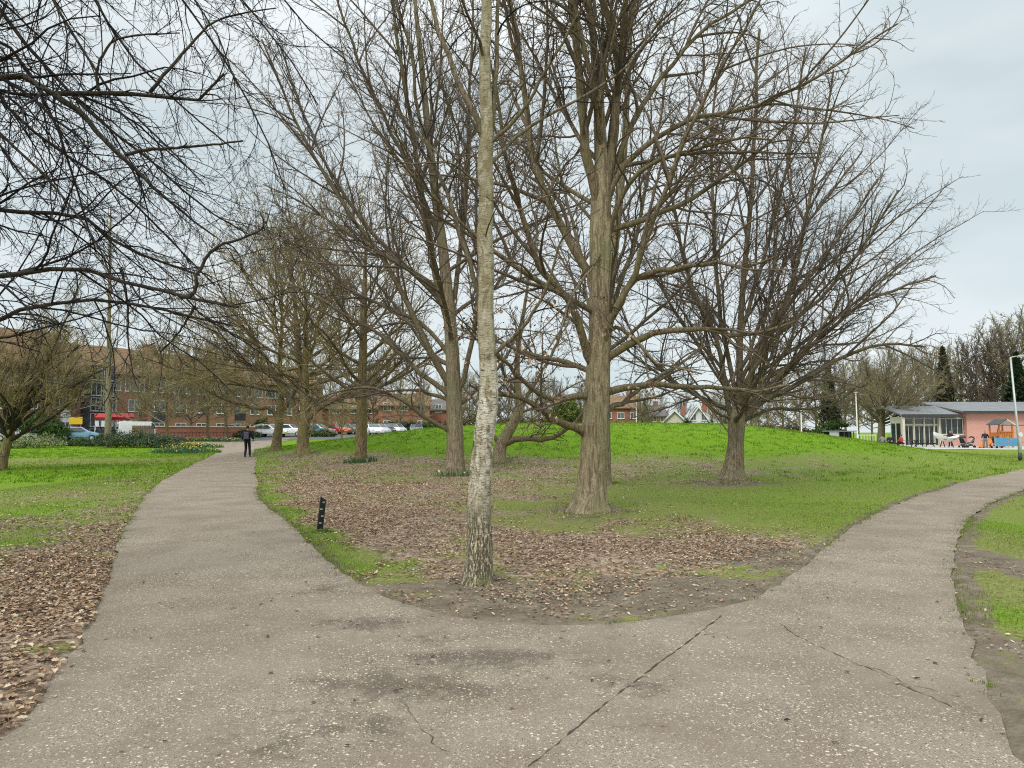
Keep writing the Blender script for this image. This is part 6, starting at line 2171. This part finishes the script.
for k, (i, px, Y, sc, lab) in enumerate([(0, 470, 118, .75, 'left of the birch, low on the skyline'), (2, 492, 112, .75, 'in the gap right of the birch'), (1, 520, 125, .6, 'seen through the low leaning tree'), (0, 545, 120, .7, 'left of the yellow green evergreen'), (2, 590, 128, .75, 'behind the oak trunk'),
                                       (1, 640, 118, .55, 'right of the thin pale post'), (0, 648, 112, .60, 'left of the cream gables'), (1, 662, 140, .62, 'rising behind the cream gables'), (0, 712, 138, .65, 'rising behind the tall white gabled house'), (2, 735, 120, .7, 'behind the trunk of the fanning tree')]):
    far_tree(i, px, Y, sc, 'hazy bare tree beyond the mound, ' + lab, GM)
for k, (i, px, Y, sc, lab) in enumerate([(0, 461, 128, .8, 'between the pale trunk and the birch'), (0, 482, 134, .85, 'behind the white birch stem'), (2, 508, 128, .8, 'behind the fork of the low leaning tree'), (0, 532, 134, .8, 'above the low crooked bough'), (2, 557, 130, .8, 'left behind the yellow green evergreen'),
                                       (0, 580, 134, .75, 'just left of the oak trunk'), (2, 612, 138, .8, 'over the roof of the pinkish brick house'), (0, 630, 140, .75, 'over the right end of the pinkish brick house'), (2, 684, 142, .75, 'between the cream gables and the tall white gable'),
                                       (0, 722, 128, .7, 'left of the trunk of the fanning tree'), (0, 745, 122, .75, 'right of the trunk of the fanning tree'), (0, 445, 130, .8, 'behind the pale trunk')]):
    far_tree(i, px, Y, sc, 'hazy bare tree beyond the mound, ' + lab, GM)
TAW = [(0.17, 0.13, 0.075), (0.12, 0.095, 0.055), (0.22, 0.17, 0.10), (0.10, 0.095, 0.045)]
for k, (px, lab) in enumerate([(472, 'left of the birch foot line'), (515, 'under the low leaning tree'), (548, 'left of the yellow green evergreen'), (600, 'behind the oak trunk'), (645, 'right of the thin pale post'), (738, 'behind the fanning tree'), (765, 'at the left end of the wood'), (790, 'left of the shorter pale post')]):
    shrub('brown_bush', 'tawny bush on the skyline beyond the mound, ' + lab, ground_at(px, 108 + k), [(-2.2, 0, .9, 2.4, 1.2, 1.6), (.4, 0, 1.2, 2.6, 1.2, 1.9), (2.6, 0, .8, 2.0, 1.2, 1.5)], 3600, .2, TAW, 80 + k, 'bushes beyond the mound')
wood = [(0, 752, 96, .65, 'at the left end of the wood, by the fanning tree'), (2, 768, 104, .8, 'second from the left end of the wood'), (0, 784, 98, .75, 'left of the shorter pale post'), (1, 800, 112, .75, 'rising behind the shorter pale post'), (0, 816, 102, .8, 'above the tawny bush'),
        (2, 833, 108, .95, 'behind the layered dark evergreen'), (1, 846, 116, .85, 'rising over the dark shelter'), (0, 858, 100, .85, 'behind the tall pale post'), (2, 872, 122, 1.1, 'tall behind the round-headed tree'), (0, 902, 104, 1.0, 'over the left end of the pavilion'),
        (2, 918, 110, 1.15, 'over the glazed wing of the pavilion'), (0, 935, 102, 1.05, 'over the middle of the grey roofs'), (1, 950, 118, 1.0, 'left of the tall dark conifer'), (0, 962, 106, 1.1, 'in front of the tall dark conifer'), (2, 978, 104, 1.25, 'over the left of the pink wall'),
        (0, 992, 108, 1.3, 'over the middle of the pink wall'), (1, 1004, 112, 1.25, 'tall above the orange play tower'), (2, 1016, 104, 1.35, 'above the lamp post at the right edge'), (0, 1030, 100, 1.35, 'largest, at the right edge of the photograph')]
for (i, px, Y, sc, lab) in wood:
    far_tree(i, px, Y, sc, 'olive brown woodland tree ' + lab, GW)
DK = [(0.075, 0.08, 0.045), (0.11, 0.105, 0.06), (0.05, 0.055, 0.032), (0.14, 0.12, 0.07)]
conifer('conifer', 'tall dark conifer with a pointed top behind the pavilion roofs', ground_at(946, 99), 13.6, 2.9, 4200, DK, 1, 'dark conifers in the wood', size=.35)
conifer('conifer', 'narrow dark conifer behind the round-headed tree', ground_at(830, 95), 11.2, 2.2, 3000, DK, 2, 'dark conifers in the wood', size=.33)
conifer('conifer', 'broad deep green conifer at the right edge above the lamp post', ground_at(1020, 96), 12.5, 3.6, 9000, [(0.03, 0.055, 0.025), (0.05, 0.08, 0.035), (0.02, 0.035, 0.018)], 3, 'dark conifers in the wood', size=.3)
conifer('conifer', 'small grey green conifer between the brick houses beyond the mound', ground_at(645, 120), 6.8, 1.8, 3500, DK, 4, 'dark conifers in the wood', size=.25)
